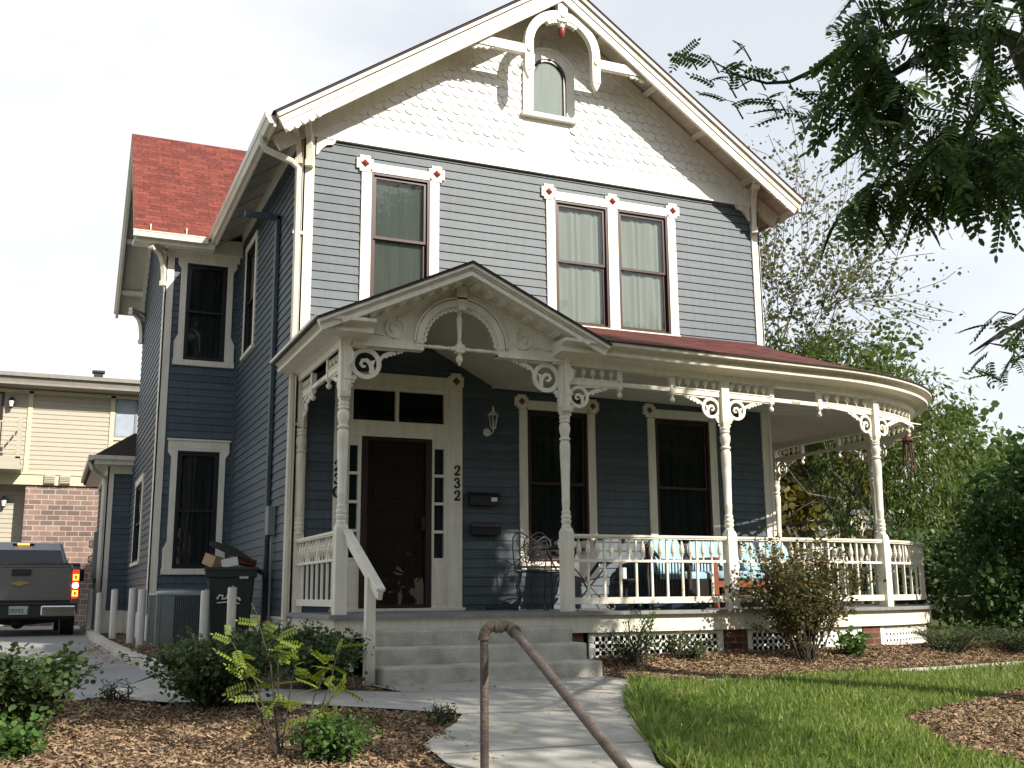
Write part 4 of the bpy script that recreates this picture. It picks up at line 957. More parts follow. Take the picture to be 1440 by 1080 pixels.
for pts, nm in (([(-1.50, -2.05), (-1.62, -1.65), (-1.72, -1.0), (-1.80, .8), (-1.83, 3.2), (-1.80, 8), (-1.75, 14)], 'kerb'),):
    k = MB(); rows = []
    for dx, dz in ((-.11, -.05), (-.09, .085), (-.06, .10), (.03, .10), (.05, .08), (.06, -.05)): rows.append([(x+dx, y, H(x, y)+dz) for x, y in [(a, b) for a, b in pts]])
    k.grid(rows); k.add([rows[i][0] for i in range(6)], [tuple(range(6))]); tag(k.build('kerb', 'concrete', smooth=True), kind='structure')
k = MB(); rows = []; pts = [(2.62, -3.66), (3.8, -3.70), (5.16, -3.54), (6.6, -3.44), (8.2, -3.25), (10, -3.0)]
for dy, dz in ((-.06, -.02), (-.05, .02), (.045, .025), (.055, -.02)): rows.append([(x, y+dy, H(x, y)+dz) for x, y in pts])
k.grid(rows); k.add([rows[i][0] for i in range(4)], [tuple(range(4))]); tag(k.build('garden_edging', 'concrete'), kind='structure')
LAWN = [(.45, -8.5), (.68, -7.11), (1.06, -6.31), (1.59, -5.13), (2.29, -4.0), (2.62, -3.72), (3.8, -3.78), (5.16, -3.62), (6.6, -3.52), (8.2, -3.33), (13, -2.6), (22, 0), (22, -9), (8, -9.5)]
sheet('lawn', LAWN, .004, 'lawnsoil', .4)
# joints in the walk
j = MB()
for a, b in (((.25, -4.97), (1.62, -5.2)), ((-.42, -6.45), (.95, -6.5)), ((.23, -3.64), (2.3, -4.1)), ((-1.0, -3.9), (-1.05, -2.95)), ((-1.7, -3.6), (-1.35, -2.45))):
    n = 8; P_ = [Vector(a).lerp(Vector(b), i/n) for i in range(n+1)]; d_ = (P_[1]-P_[0]).normalized(); w = Vector((-d_.y, d_.x))*.006
    j.grid([[(p.x+w.x, p.y+w.y, H(p.x, p.y)+.0245) for p in P_], [(p.x-w.x, p.y-w.y, H(p.x, p.y)+.0245) for p in P_]])
tag(j.build('walkway_joint', 'soil'), kind='structure')

# --- mulch chips, grass blades, dead leaves
HV = np.vectorize(H)
def in_polys(P, polys):
    m = np.zeros(len(P), bool)
    for poly in polys:
        x, y = P[:, 0], P[:, 1]; c = np.zeros(len(P), bool); n = len(poly)
        for i in range(n):
            x0, y0 = poly[i]; x1, y1 = poly[i-1]
            c ^= ((y0 > y) != (y1 > y)) & (x < (x1-x0)*(y-y0)/(y1-y0+1e-12)+x0)
        m |= c
    return m
def randpts(poly, n, bb):
    P = np.column_stack([rng.uniform(bb[0], bb[1], n), rng.uniform(bb[2], bb[3], n)]); return P[in_polys(P, poly)]
def rand_dirs(n, tilt):
    a = rng.uniform(0, 2*np.pi, n); z = rng.normal(0, tilt, n); d = np.column_stack([np.cos(a), np.sin(a), z]); return d/np.linalg.norm(d, axis=1, keepdims=True)
M['chip'] = leaf_mat('bark_chips', (.07, .045, .028), (.45, .32, .20), trans=0.0, rough=.9, scale=5, spec=.1)
M['blade'] = leaf_mat('grass_blades', (.045, .095, .014), (.20, .27, .065), trans=.35, rough=.6, scale=.9, dry=((.42, .36, .18), .66))
M['deadleaf'] = leaf_mat('fallen_leaves', (.25, .13, .03), (.45, .28, .06), trans=.1, rough=.8)
B1 = [(-5, -8.3), (.10, -8.3), (-.46, -6.75), (-.40, -6.1), (.04, -5.4), (.24, -4.97), (-.1, -4.6), (-.95, -3.92), (-1.7, -3.66), (-2.2, -3.14), (-2.9, -3.55), (-5, -3.9)]
B2 = [(.21, -3.62), (-.3, -3.2), (-1.0, -2.9), (-1.45, -2.15), (-1.65, -1), (-1.70, 5), (-1.2, 5), (-1.15, 4.7), (0, 4.7), (0, .1), (-.02, -2.15), (.2, -2.15), (.16, -2.9)]
B3 = [(2.46, -3.15), (2.56, -3.55), (3.8, -3.60), (5.16, -3.44), (6.6, -3.34), (9.4, -3.05), (10, -1), (8.6, -1.3), (7.5, -2.05), (6.2, -2.15), (2.46, -2.15)]
B4 = [(3.3, -6.2), (4.4, -5.75), (5.6, -5.25), (7.5, -5.2), (8.5, -7), (6, -9.5), (3.4, -8.6), (2.7, -7.3)]
P = np.vstack([randpts([B1], 52000, (-4.2, .3, -8, -3)), randpts([B2], 9000, (-1.8, .3, -3.7, 5)), randpts([B3], 60000, (2.4, 9.5, -3.7, -1.9)), randpts([B4], 70000, (2.6, 7.5, -9, -5.1))])
# chips spilled over the edges
P = np.vstack([P, np.column_stack([rng.normal(0, .06, 500)-.2, rng.uniform(-6.7, -4.5, 500)])+np.column_stack([np.zeros(500), np.zeros(500)])])
n = len(P); d = rand_dirs(n, .35); pos = np.column_stack([P, HV(P[:, 0], P[:, 1])+rng.uniform(-.002, .022, n)+.008*(np.sin(P[:, 0]*9)*np.cos(P[:, 1]*7))+np.where(in_polys(P, [B2, B3, B4]), .024, .0)])
tag(scatter('mulch', [(-.3, -1, 0), (.28, -.9, .1), (.32, .95, 0), (-.2, 1, .08)], [(0, 1, 2, 3)], pos, frames(d, roll=rng.normal(0, .6, n)), rng.uniform(.007, .024, n), 'chip'), kind='stuff')
GP = [(.72, -7.6), (.68, -7.11), (1.04, -6.31), (1.56, -5.13), (2.25, -4.0), (2.6, -3.77), (3.8, -3.80), (5.16, -3.64), (6.6, -3.54), (8.2, -3.35), (13, -2.7), (16, -1), (16, -7), (3, -9)]
P = randpts([GP], 190000, (.5, 16, -9, -1)); P = P[~in_polys(P, [B4])]
# denser near the camera
P2 = randpts([GP], 170000, (.5, 5.5, -8.6, -3.6)); P2 = P2[~in_polys(P2, [B4])]; P = np.vstack([P, P2])
ex = randpts([B4], 9000, (2.6, 7.5, -9, -5.1)); ex = ex[rng.random(len(ex)) < .1]; P = np.vstack([P, ex])
pn = np.sin(P[:, 0]*1.7+2)*np.cos(P[:, 1]*2.1)+.5*np.sin(P[:, 0]*5.1)*np.sin(P[:, 1]*4.3); P = P[rng.random(len(P)) < .72+.3*pn]
n = len(P); a = rng.uniform(0, 2*np.pi, n); d = np.column_stack([np.cos(a)*.45, np.sin(a)*.45, np.ones(n)*rng.uniform(.7, 1.3, n)])
pos = np.column_stack([P, HV(P[:, 0], P[:, 1])])
h = rng.uniform(.025, .075, n)*rng.choice([1, 1, 1, 1.5], n)*(1+.8*np.exp(-((P[:, 0]-.75-(P[:, 1]+7.1)*.5)**2)/.03))
tag(scatter('grass', [(-.045, 0, 0), (.045, 0, 0), (.04, .55, .05), (-.03, 1, .30)], [(0, 1, 2, 3)], pos, frames(d, roll=rng.uniform(0, 6.28, n)), h, 'blade'), kind='stuff')
P = np.vstack([randpts([WALK], 500, (-2.3, 2.6, -8, -3)), np.column_stack([rng.normal(-1.95, .16, 260), rng.uniform(-1.5, 4, 260)]), randpts([B1, B3], 300, (-4, 9, -8, -2)), np.column_stack([rng.uniform(2.8, 12, 60), rng.uniform(-7, -4, 60)])])
n = len(P); pos = np.column_stack([P, HV(P[:, 0], P[:, 1])+.035])
sz = np.where((P[:, 0] > -1.6) & (P[:, 0] < 2.5) & (rng.random(n) < .8), .010, .026)*rng.uniform(.6, 1.2, n)
tag(scatter('fallen_leaves', [(0, -1, 0), (.5, 0, .15), (0, 1, 0), (-.5, 0, .15)], [(0, 1, 2, 3)], pos, frames(rand_dirs(n, .1), roll=rng.normal(0, .3, n)), sz, 'deadleaf'), kind='stuff')
# ================================================================== PLANTS
LEAF6 = [(0, 0, 0), (.42, .25, .06), (.40, .68, .05), (0, 1, -.05), (-.40, .68, .05), (-.42, .25, .06)]
LF6 = [(0, 1, 2, 3, 4, 5)]
LEAF4 = [(0, 0, 0), (.40, .5, .08), (0, 1, -.06), (-.40, .5, .08)]; LF4 = [(0, 1, 2, 3)]
NAR4 = [(0, 0, 0), (.14, .45, .03), (0, 1, -.08), (-.14, .45, .03)]
def compound(npair=7, ll=.20, lw=.50, droop=.25):
    V = []; F = []
    for i in range(npair):
        y = .12+.86*i/npair; z = -droop*y*y
        for s in (-1, 1):
            a = R(68); c, sn = math.cos(a)*1.0, math.sin(a)
            o = len(V)
            for lx, ly, lz in LEAF6:
                u = ly*ll; w = lx*ll*lw*1.15
                V.append((s*(sn*u)+c*w*s*0+(-c*w if s > 0 else c*w)*1.0, y+c*u+sn*w, z-.25*u+lz*ll*.5))
            F.append(tuple(range(o, o+6)))
    o = len(V)
    for lx, ly, lz in LEAF6: V.append((lx*ll*lw*1.15, .97+ly*ll, -droop-.1*ly*ll))
    F.append(tuple(range(o, o+6)))
    o = len(V); V += [(-.004, 0, 0), (.004, 0, 0), (.004, .5, -droop*.25), (.003, 1, -droop), (-.003, 1, -droop), (-.004, .5, -droop*.25)]; F.append(tuple(range(o, o+6)))
    return V, F
M['locust'] = leaf_mat('locust_leaves', (.030, .060, .020), (.085, .135, .040), trans=.42, scale=1.2)
M['locustyoung'] = leaf_mat('young_locust_leaves', (.13, .19, .03), (.27, .33, .06), trans=.4)
M['shrub'] = leaf_mat('shrub_leaves', (.028, .06, .022), (.085, .13, .045), trans=.3, rough=.5, dry=((.20, .22, .06), .72))
M['brownshrub'] = leaf_mat('bronze_shrub_leaves', (.05, .080, .025), (.16, .12, .045), trans=.35)
M['fresh'] = leaf_mat('fresh_green_leaves', (.04, .10, .02), (.11, .20, .045), trans=.35)
M['willow'] = leaf_mat('willow_leaves', (.045, .080, .020), (.14, .18, .05), trans=.4, scale=.8)
M['thin'] = leaf_mat('thin_tree_leaves', (.06, .08, .03), (.16, .17, .08), trans=.35)
M['hedge'] = leaf_mat('dark_hedge_leaves', (.020, .050, .016), (.075, .135, .035), trans=.35, scale=1.0)
M['autumn'] = leaf_mat('autumn_tree_leaves', (.05, .075, .02), (.20, .15, .035), trans=.35, scale=.5)

def leaves(name, pos, d, size, m, parent, shape=LEAF6, faces=LF6, rollj=1.2):
    pos = np.array(pos, float); d = np.array(d, float); n = len(pos)
    return scatter(name, shape, faces, pos, frames(d, roll=rng.normal(0, rollj, n)), size, m, parent)
def blobs_leaves(blobs, n, droop=0.0, clump=14, spread=.22):
    """points clumped inside ellipsoids: blobs = [(c, r)], returns pos, dir"""
    P = []; D_ = []; vol = np.array([r[0]*r[1]*r[2] for c, r in blobs]); vol = vol/vol.sum()
    for (c, r), w in zip(blobs, vol):
        k = max(1, int(n*w/clump)); u = rng.normal(size=(k, 3)); u /= np.linalg.norm(u, axis=1, keepdims=True); rad = rng.uniform(.25, 1, (k, 1))**.45
        cc = np.array(c)+u*rad*np.array(r)*(1+.12*rng.normal(size=(k, 1)))
        for q in range(clump):
            o = rng.normal(0, spread, (k, 3)); P.append(cc+o); dd = u*.6+rng.normal(0, .6, (k, 3)); dd[:, 2] -= droop; D_.append(dd)
    return np.vstack(P), np.vstack(D_)
def branch(mb, p, d, L, r, lv, tips, nb=3, curl=.25, ratio=.68, rr=None, minr=.004, up=.1, seg=4, sides=6):
    rr = rr or random
    pts = [p]; rad = [r]; q = p.copy(); dd = d.copy()
    for i in range(seg):
        dd = (dd+Vector((rr.gauss(0, curl), rr.gauss(0, curl), rr.gauss(0, curl)+up))*.35).normalized(); q = q+dd*L/seg; pts.append(q.copy()); rad.append(max(minr, r*(1-.55*(i+1)/seg)))
    mb.tube(pts, rad, sides if r > .02 else 4)
    if lv == 0:
        for i in range(1, seg+1): tips.append((pts[i], dd))
        return
    for k in range(nb):
        t = rr.uniform(.35, 1.0) if k else 1.0; i = min(seg, max(1, int(round(t*seg)))); a = rr.uniform(0, 6.28)
        perp = dd.cross(Vector((math.cos(a), math.sin(a), .3))).normalized(); nd = (dd*.75+perp*rr.uniform(.5, .95)).normalized()
        branch(mb, pts[i], nd, L*ratio*rr.uniform(.8, 1.15), rad[i]*.72, lv-1, tips, nb, curl, ratio, rr, minr, up, seg, sides)

# ---- black locust overhanging the front yard
FGC = [[0.77,-8.92,3.02],[0.7,-9.13,2.85],[0.67,-8.94,2.84],[0.83,-8.83,2.85],[1.06,-8.84,3.17],[1.01,-8.62,3.19],[1.0,-8.76,3.05],[0.84,-8.76,3.01],[1.02,-8.69,3.49],[1.1,-8.64,3.15],[0.91,-8.93,2.86],[1.2,-8.67,3.31],[0.78,-9.16,3.12],[0.81,-8.85,2.85],[0.93,-8.91,3.2],[0.91,-8.83,3.21],[1.86,-8.78,2.52],[2.46,-8.61,2.76],[2.05,-8.81,3.56],[2.0,-9.0,2.46],[2.06,-8.84,3.47],[1.12,-9.48,2.81],[1.38,-9.4,2.1],[1.37,-9.44,2.74],[1.83,-8.53,2.81],[0.8,-9.3,2.46],[2.13,-8.76,3.36],[2.48,-8.71,3.22],[1.5,-8.95,3.46],[1.12,-9.02,3.17],[1.11,-9.54,2.92],[2.33,-8.75,3.44],[1.79,-9.19,3.0],[1.69,-8.9,2.78],[2.09,-8.59,3.04],[1.8,-8.82,3.12],[1.85,-8.52,3.47],[1.05,-9.47,2.5],[1.0,-9.43,2.48],[1.17,-9.43,2.45],[1.85,-8.89,3.05],[1.73,-8.69,2.8],[1.36,-8.79,3.54],[1.82,-9.24,3.14],[1.46,-9.2,2.99],[1.52,-8.89,3.11],[1.69,-8.72,3.23],[1.47,-8.62,2.97],[1.72,-8.73,3.44],[1.29,-9.06,3.2],[1.47,-9.32,3.2],[1.41,-8.95,2.47],[1.6,-9.34,3.14],[1.65,-9.02,2.42],[1.37,-8.98,3.35],[1.72,-8.52,2.74],[1.63,-8.67,3.37],[1.52,-9.14,2.44],[1.58,-8.66,3.35],[1.3,-9.05,3.0],[1.94,-8.61,3.29],[1.72,-8.59,3.83],[1.79,-9.09,2.29],[1.59,-9.32,2.24],[1.95,-8.86,2.59],[1.39,-9.21,3.01],[1.42,-8.94,3.46],[0.96,-9.32,2.26],[2.35,-8.7,2.93],[1.96,-8.98,2.47],[0.91,-9.14,2.41],[1.46,-8.89,2.72],[1.66,-8.78,2.45],[1.81,-8.68,3.45],[1.41,-9.09,2.47],[2.09,-8.92,3.49],[2.26,-8.78,2.73],[1.58,-8.48,2.98],[0.99,-8.54,2.73],[1.36,-8.49,2.77],[1.18,-8.86,2.72],[0.89,-8.71,2.69],[1.32,-8.83,2.45],[1.24,-8.6,2.73],[1.36,-8.35,2.73],[1.18,-8.57,2.79],[1.32,-8.21,2.82],[1.08,-8.69,2.76],[1.5,-8.21,2.83],[1.4,-8.32,2.69],[1.33,-8.45,2.8],[1.61,-8.37,2.86],[1.37,-8.44,2.86],[1.41,-8.58,2.87],[1.64,-8.1,2.79],[1.51,-8.19,2.72],[1.0,-8.68,2.6],[1.81,-8.24,2.85],[1.69,-8.34,2.79],[1.45,-8.43,2.94],[1.62,-8.45,2.6],[1.16,-8.94,2.34],[1.64,-9.22,2.28],[2.29,-8.67,2.63],[2.27,-8.49,2.39],[1.47,-9.09,2.07],[2.14,-8.7,2.43],[1.83,-8.32,2.42],[1.51,-8.6,2.44],[1.74,-9.1,2.32],[1.8,-8.51,2.4],[1.62,-8.82,2.36],[1.35,-9.02,2.22],[1.72,-8.8,2.15],[2.1,-8.74,2.55],[1.98,-8.82,2.29],[2.08,-8.48,2.45],[1.71,-8.52,2.61],[2.02,-8.93,2.32],[1.74,-9.01,2.37],[1.43,-8.8,2.25],[1.94,-8.35,2.45],[1.58,-8.75,2.24],[1.84,-9.03,2.23],[1.55,-8.73,2.52],[1.58,-8.85,2.42],[1.39,-8.95,2.12],[2.2,-8.85,2.39],[2.02,-8.51,2.34],[1.99,-8.63,2.44],[1.68,-8.37,2.46],[1.51,-8.61,2.33],[1.37,-8.25,2.36],[1.52,-8.58,2.22],[1.14,-8.48,2.38],[1.69,-8.24,2.36],[1.23,-8.41,2.24],[1.21,-8.55,2.23],[1.15,-8.39,2.24],[1.42,-8.28,2.4],[1.15,-8.33,2.42],[1.44,-8.37,2.49]]
FGS = [[0.81,-7.39,3.58],[0.94,-7.44,3.56],[1.03,-7.47,3.49],[1.05,-7.46,3.4],[1.12,-7.54,3.63],[1.11,-7.49,3.45],[1.22,-7.54,3.45],[1.29,-7.54,3.31],[1.37,-7.57,3.27],[1.38,-7.61,3.45],[1.46,-7.6,3.22],[1.54,-7.63,3.22],[1.6,-7.68,3.31],[1.64,-7.71,3.4],[1.1,-7.45,3.27],[1.57,-7.63,3.16]]
FGR = [[2.48,-8.06,1.78],[2.55,-8.07,1.68],[2.62,-8.13,1.8],[2.68,-8.1,1.59],[2.73,-8.15,1.72],[2.44,-8.0,1.59],[2.6,-8.05,1.51]]
CV, CF = compound()
loc = empty('locust_tree', (5.05, -6.45, -.75)); tag(loc, 'black locust tree at the right edge of the lawn, dark drooping sprays hanging into view', 'tree')
def lb(mb, name, m, root, **k):
    o = mb.build(name, m, root, **k); o.matrix_parent_inverse = Matrix.Translation(-root.location); return o
def lp(o, root): o.matrix_parent_inverse = Matrix.Translation(-root.location); return o
tk = MB(); tk.tube([(5.35, -6.2, -.85), (5.22, -6.3, .2), (5.02, -6.42, 1.2), (4.90, -6.50, 2.2), (4.95, -6.8, 3.3), (4.8, -7.4, 4.6), (4.6, -8.4, 5.6)], [.24, .19, .17, .16, .15, .12, .08], 14)
lb(tk, 'trunk', 'bark', loc, smooth=True)
lim = MB(); rr = random.Random(11)
hub = Vector((4.9, -6.7, 3.0))
def limb(pts, r0, r1):
    n = len(pts); lim.tube(pts, [r0+(r1-r0)*i/(n-1) for i in range(n)], 7)
limb([hub, (4.2, -7.3, 3.7), (3.2, -7.9, 3.9), (2.5, -8.3, 3.6), (1.9, -8.5, 3.3), (1.45, -8.5, 3.0)], .09, .02)
limb([(3.2, -7.9, 3.9), (2.4, -7.7, 3.9), (1.9, -7.66, 3.68), (1.68, -7.64, 3.50), (1.5, -7.6, 3.40), (1.35, -7.56, 3.38), (1.15, -7.5, 3.43), (.95, -7.45, 3.55)], .026, .003)
limb([(2.5, -8.3, 3.6), (2.1, -8.6, 3.0), (1.75, -8.6, 2.5), (1.5, -8.4, 2.4)], .03, .008)
limb([(4.88, -6.6, 2.4), (4.0, -7.2, 2.1), (3.2, -7.8, 1.95), (2.65, -8.05, 1.75), (2.4, -8.0, 1.6)], .05, .005)
limb([hub, (4.7, -8.0, 4.4), (4.5, -9.3, 5.3), (4.3, -10.3, 6.2)], .10, .03)
limb([(4.5, -9.3, 5.3), (3.2, -10.2, 5.2), (2.2, -11.2, 5.3)], .06, .02)
segs = [((2.5, -8.3, 3.6), (1.9, -8.5, 3.3)), ((1.9, -8.5, 3.3), (1.45, -8.5, 3.0)), ((2.1, -8.6, 3.0), (1.75, -8.6, 2.5)), ((3.2, -7.9, 3.9), (2.5, -8.3, 3.6)), ((1.75, -8.6, 2.5), (1.5, -8.4, 2.4))]
cp = []; cdir = []; csz = []
def spray(c, src, nl, size, dr=.55):
    c = Vector(c); s = Vector(src); mid = (c+s)/2+Vector((0, 0, .05))
    pts = [s, s.lerp(mid, .6), mid, c]; lim.tube(pts, [.007, .006, .004, .002], 4)
    ax = (c-s).normalized()
    for k in range(nl):
        t = rr.uniform(.25, 1.05); p = s.lerp(c, t)+Vector((rr.gauss(0, .03), rr.gauss(0, .03), rr.gauss(0, .03)))
        a = rr.uniform(0, 6.28); d_ = Vector((math.cos(a)*.7, math.sin(a)*.7, -dr+rr.gauss(0, .25)))+ax*.35
        cp.append(tuple(p)); cdir.append(tuple(d_)); csz.append(size*rr.uniform(.7, 1.15))
for ic, c in enumerate(FGC):
    if ic % 3 == 2: continue
    cv = Vector(c); best = None
    for a, b in segs:
        a, b = Vector(a), Vector(b); t = max(0, min(1, (cv-a).dot(b-a)/(b-a).length_squared)); q = a.lerp(b, t)
        if best is None or (q-cv).length < (best-cv).length: best = q
    if (best-cv).length > .55: best = cv+(best-cv).normalized()*.45
    spray(cv, best, 6, .26)
for c in FGS:
    cv = Vector(c); q = cv+Vector((.12, -.02, -.12)); spray(cv, q, 2, .21, .0)
for c in FGR: spray(c, Vector(c)+Vector((.25, -.02, .08)), 3, .21, .35)
lb(lim, 'limbs', 'bark', loc, smooth=True)
n = len(cp); o = scatter('crown', CV, CF, np.array(cp), frames(np.array(cdir), roll=rng.normal(0, .5, n)), np.array(csz), 'locust', loc); lp(o, loc)
# unseen upper crown: leaf masses added and placed to shade porch and yard
pos, dd = blobs_leaves([((4.4, -9.9, 6.0), (2.3, 2.2, 1.6)), ((5.0, -9.4, 7.3), (2.3, 2.0, 1.8)), ((2.2, -11.4, 5.8), (1.5, 1.2, 1.0))], 78000, .3, 12, .15)
o = leaves('crown', pos, dd, rng.uniform(.06, .11, len(pos)), 'locust', loc); lp(o, loc)

pos, dd = blobs_leaves([((5.2, -14.8, 6.6), (1.7, 1.7, 1.2))], 4500, .3, 12, .15)  # unseen leaf mass added to dapple the walk with shade
o = leaves('crown', pos, dd, rng.uniform(.06, .11, len(pos)), 'locust', loc); lp(o, loc)
# ---- generic trees behind
def tree(name, label, root, tr, blobs, n, m, size, cat='tree', group=None, droop=.2, shape=LEAF6, faces=LF6, seed=1, nb=3, lv=3, L=1.6, clump=14, spread=.22, bark='barkgrey', lean=(0, 0)):
    e = empty(name, root); tag(e, label, cat, group); rr = random.Random(seed); mb = MB(); tips = []
    branch(mb, Vector(root), Vector((lean[0], lean[1], 1)).normalized(), L*1.3, tr, lv, tips, nb, .3, .72, rr, .006, .15)
    lb(mb, 'trunk', bark, e, smooth=True)
    pos, dd = blobs_leaves(blobs, n, droop, clump, spread)
    o = leaves('crown', pos, dd, rng.uniform(size*.7, size*1.3, len(pos)), m, e, shape, faces); lp(o, e)
    return e, tips
tree('willow_tree', 'yellow-green willowy tree with hanging narrow leaves just behind the curved porch corner', (14.6, 6.2, -.6), .16,
     [((14.4, 6.2, 2.6), (1.3, 1.2, 2.6)), ((12.4, 6.8, 5.0), (1.6, 1.3, 1.1)), ((15.3, 5.6, 3.2), (1.4, 1.2, 2.0)), ((15.0, 5.2, 1.0), (1.5, 1.0, 1.3)), ((14.3, 6.6, 5.2), (1.5, 1.2, .9))], 15000, 'willow', .17, droop=1.0, shape=NAR4, faces=LF4, seed=4, L=2.2, spread=.16)
e = empty('bare_topped_tree', (12.5, 8.0, -.6)); tag(e, 'tall thin-branched tree with sparse grey-green leaves rising behind the right end of the gable roof', 'tree')
mb = MB(); tips = []; rr = random.Random(21)
branch(mb, Vector((12.5, 8.0, -.6)), Vector((-.06, -.02, 1)), 4.3, .13, 4, tips, 5, .30, .72, rr, .008, .22, 4)
lb(mb, 'trunk', 'barkgrey', e, smooth=True)
tp_ = [t for t in tips]; pos = []; dd = []
for p, d_ in tp_:
    for k in range(4):
        pos.append((p.x+rr.gauss(0, .14), p.y+rr.gauss(0, .14), p.z+rr.gauss(0, .14))); dd.append((rr.gauss(0, 1), rr.gauss(0, 1), rr.gauss(-.4, .6)))
o = leaves('crown', pos, dd, rng.uniform(.06, .12, len(pos)), 'thin', e); lp(o, e)
e = empty('spreading_tree', (15.6, 8.2, -.6)); tag(e, 'loose spreading tree with arching leafy branches above the curved porch roof', 'tree')
mb = MB(); tips = []; rr = random.Random(8)
branch(mb, Vector((15.6, 8.2, -.6)), Vector((-.12, -.05, 1)), 3.4, .18, 4, tips, 4, .35, .66, rr, .007, .10, 4)
lb(mb, 'trunk', 'bark', e, smooth=True); pos = []; dd = []
for p, d_ in tips:
    for k in range(9):
        pos.append((p.x+rr.gauss(0, .17), p.y+rr.gauss(0, .17), p.z+rr.gauss(0, .17))); dd.append((rr.gauss(0, 1), rr.gauss(0, 1), rr.gauss(-.6, .6)))
o = leaves('crown', pos, dd, rng.uniform(.09, .17, len(pos)), 'willow', e); lp(o, e)
tree('autumn_tree', 'orange-tinged tree filling the gap behind the side porch', (19.5, 15, -.6), .2, [((18.5, 15, 4.6), (3.6, 1.6, 2.4)), ((21.5, 16, 5.5), (2.6, 1.8, 2.2)), ((16.5, 13.5, 4.8), (1.6, 1.2, 1.8))], 9000, 'autumn', .26, seed=9, L=2.4, spread=.3)
tree('dark_bush', 'dense dark green bush beside the right end of the porch', (9.3, -1.75, -.6), .05,
     [((9.2, -1.8, .5), (.62, .6, .95)), ((9.75, -2.4, .4), (.6, .6, .8)), ((9.9, -1.6, 1.3), (.7, .6, .7)), ((9.3, -1.7, -.2), (.6, .5, .4))], 6500, 'hedge', .075, 'bush', seed=5, lv=2, L=.6, spread=.09)
tree('hedge_tree', 'dark shaded small tree leaning in from the right behind the bush', (10.8, -3.0, -.6), .07,
     [((9.6, -3.0, 1.75), (1.15, .7, .45)), ((10.6, -2.9, 1.65), (1.0, .8, .6)), ((8.9, -2.75, 1.5), (.45, .4, .25)), ((10.5, -3.0, .7), (.6, .5, .7))], 6500, 'hedge', .085, 'tree', seed=6, lv=2, L=.9, spread=.10)
tree('broad_shrub', 'broad mid-green shrub seen through the railing beyond the side porch', (13.3, 4.2, -.6), .05, [((13.2, 4.2, .5), (.9, .8, .85)), ((14.3, 3.6, .5), (1.1, .9, .9))], 6000, 'shrub', .10, 'shrub', seed=7, lv=2, L=.8, spread=.14)
# far trees along the right horizon
far = [(24, 12, 4.0, 3.6, 'a'), (29, 9, 5.0, 4.2, 'b'), (34, 20, 6.5, 5.5, 'c'), (26, 30, 6.5, 5.0, 'd'), (42, 14, 6, 5.5, 'e'), (20, 26, 5, 4.4, 'f'), (38, 34, 8, 6.5, 'g')]
FLAB = ['low green tree right of the white building', 'green tree standing over the white building', 'tall rounded tree beyond the neighbouring roof', 'deep green tree directly behind the hipped grey roof', 'pale distant tree at the far right horizon', 'green tree left of the hipped grey roof', 'largest far tree behind the neighbouring house']
for i, (x, y, h, w, c) in enumerate(far):
    bl = [((x+random.uniform(-w*.4, w*.4), y+random.uniform(-1, 1), h*(.35+.55*k/5)), (w*.36, w*.3, h*.17)) for k in range(6)]
    tree('far_tree', FLAB[i], (x, y, -.6), .2, bl, 3000, 'hedge' if i % 2 else 'willow', .30, group='trees beyond the garden', seed=30+i, lv=2, L=h*.3, spread=.45)

# ---- shrubs in the beds
def shrub(name, label, x, y, h, w, n, m, stems=14, size=.05, cat='shrub', group=None, seed=0, low=.25, shape=LEAF6, faces=LF6, stemmat='bark', droop=0, flat=1.0):
    z = H(x, y); e = empty(name, (x, y, z)); tag(e, label, cat, group); rr = random.Random(seed); mb = MB(); pos = []; dd = []
    for s in range(stems):
        a = rr.uniform(0, 6.28); t = rr.uniform(.15, 1)**.7; tip = Vector((x+math.cos(a)*w*t, y+math.sin(a)*w*t*flat, z+h*(1-.35*t*t)*rr.uniform(.75, 1.05)))
        b0 = Vector((x+rr.gauss(0, .05), y+rr.gauss(0, .05), z-.03)); mid = b0.lerp(tip, .5)+Vector((rr.gauss(0, .05), rr.gauss(0, .05), h*.10))
        P_ = [b0, b0.lerp(mid, .5)+Vector((rr.gauss(0, .02), rr.gauss(0, .02), 0)), mid, mid.lerp(tip, .5)+Vector((rr.gauss(0, .03), rr.gauss(0, .03), .01)), tip]
        mb.tube(P_, [.009, .008, .006, .004, .002], 5)
        for k in range(3):
            j = rr.randint(1, 3); q0 = P_[j]; q1 = q0+(tip-b0).normalized()*h*.28+Vector((rr.gauss(0, w*.25), rr.gauss(0, w*.25), rr.gauss(0, h*.08))); mb.tube([q0, q0.lerp(q1, .5)+Vector((0, 0, .02)), q1], [.004, .003, .0015], 4)
            for u in range(int(n/stems/5)):
                t2 = rr.uniform(.15, 1.05); p = q0.lerp(q1, t2); pos.append((p.x+rr.gauss(0, .03), p.y+rr.gauss(0, .03), p.z+rr.gauss(0, .03))); dd.append((rr.gauss(0, 1), rr.gauss(0, 1), rr.gauss(.3-droop, .5)))
        for u in range(int(n/stems*.4)):
            t2 = low+(1.05-low)*rr.random(); i = min(3, int(t2*4)); p = P_[i].lerp(P_[i+1], min(1.1, t2*4-i)); pos.append((p.x+rr.gauss(0, .035), p.y+rr.gauss(0, .035), max(z+.02, p.z+rr.gauss(0, .03)))); dd.append((rr.gauss(0, 1), rr.gauss(0, 1), rr.gauss(.3-droop, .5)))
    lb(mb, 'stems', stemmat, e, smooth=True)
    o = leaves('foliage', pos, dd, rng.uniform(size*.65, size*1.25, len(pos)), m, e, shape, faces, .8); lp(o, e); return e
GS_ = 'dark green shrubs in the front bed'
shrub('shrub', 'dark leafy shrub at the left edge of the picture, in the mulch by the driveway', -2.78, -4.6, .54, .54, 4600, 'shrub', 44, .040, group=GS_, seed=1)
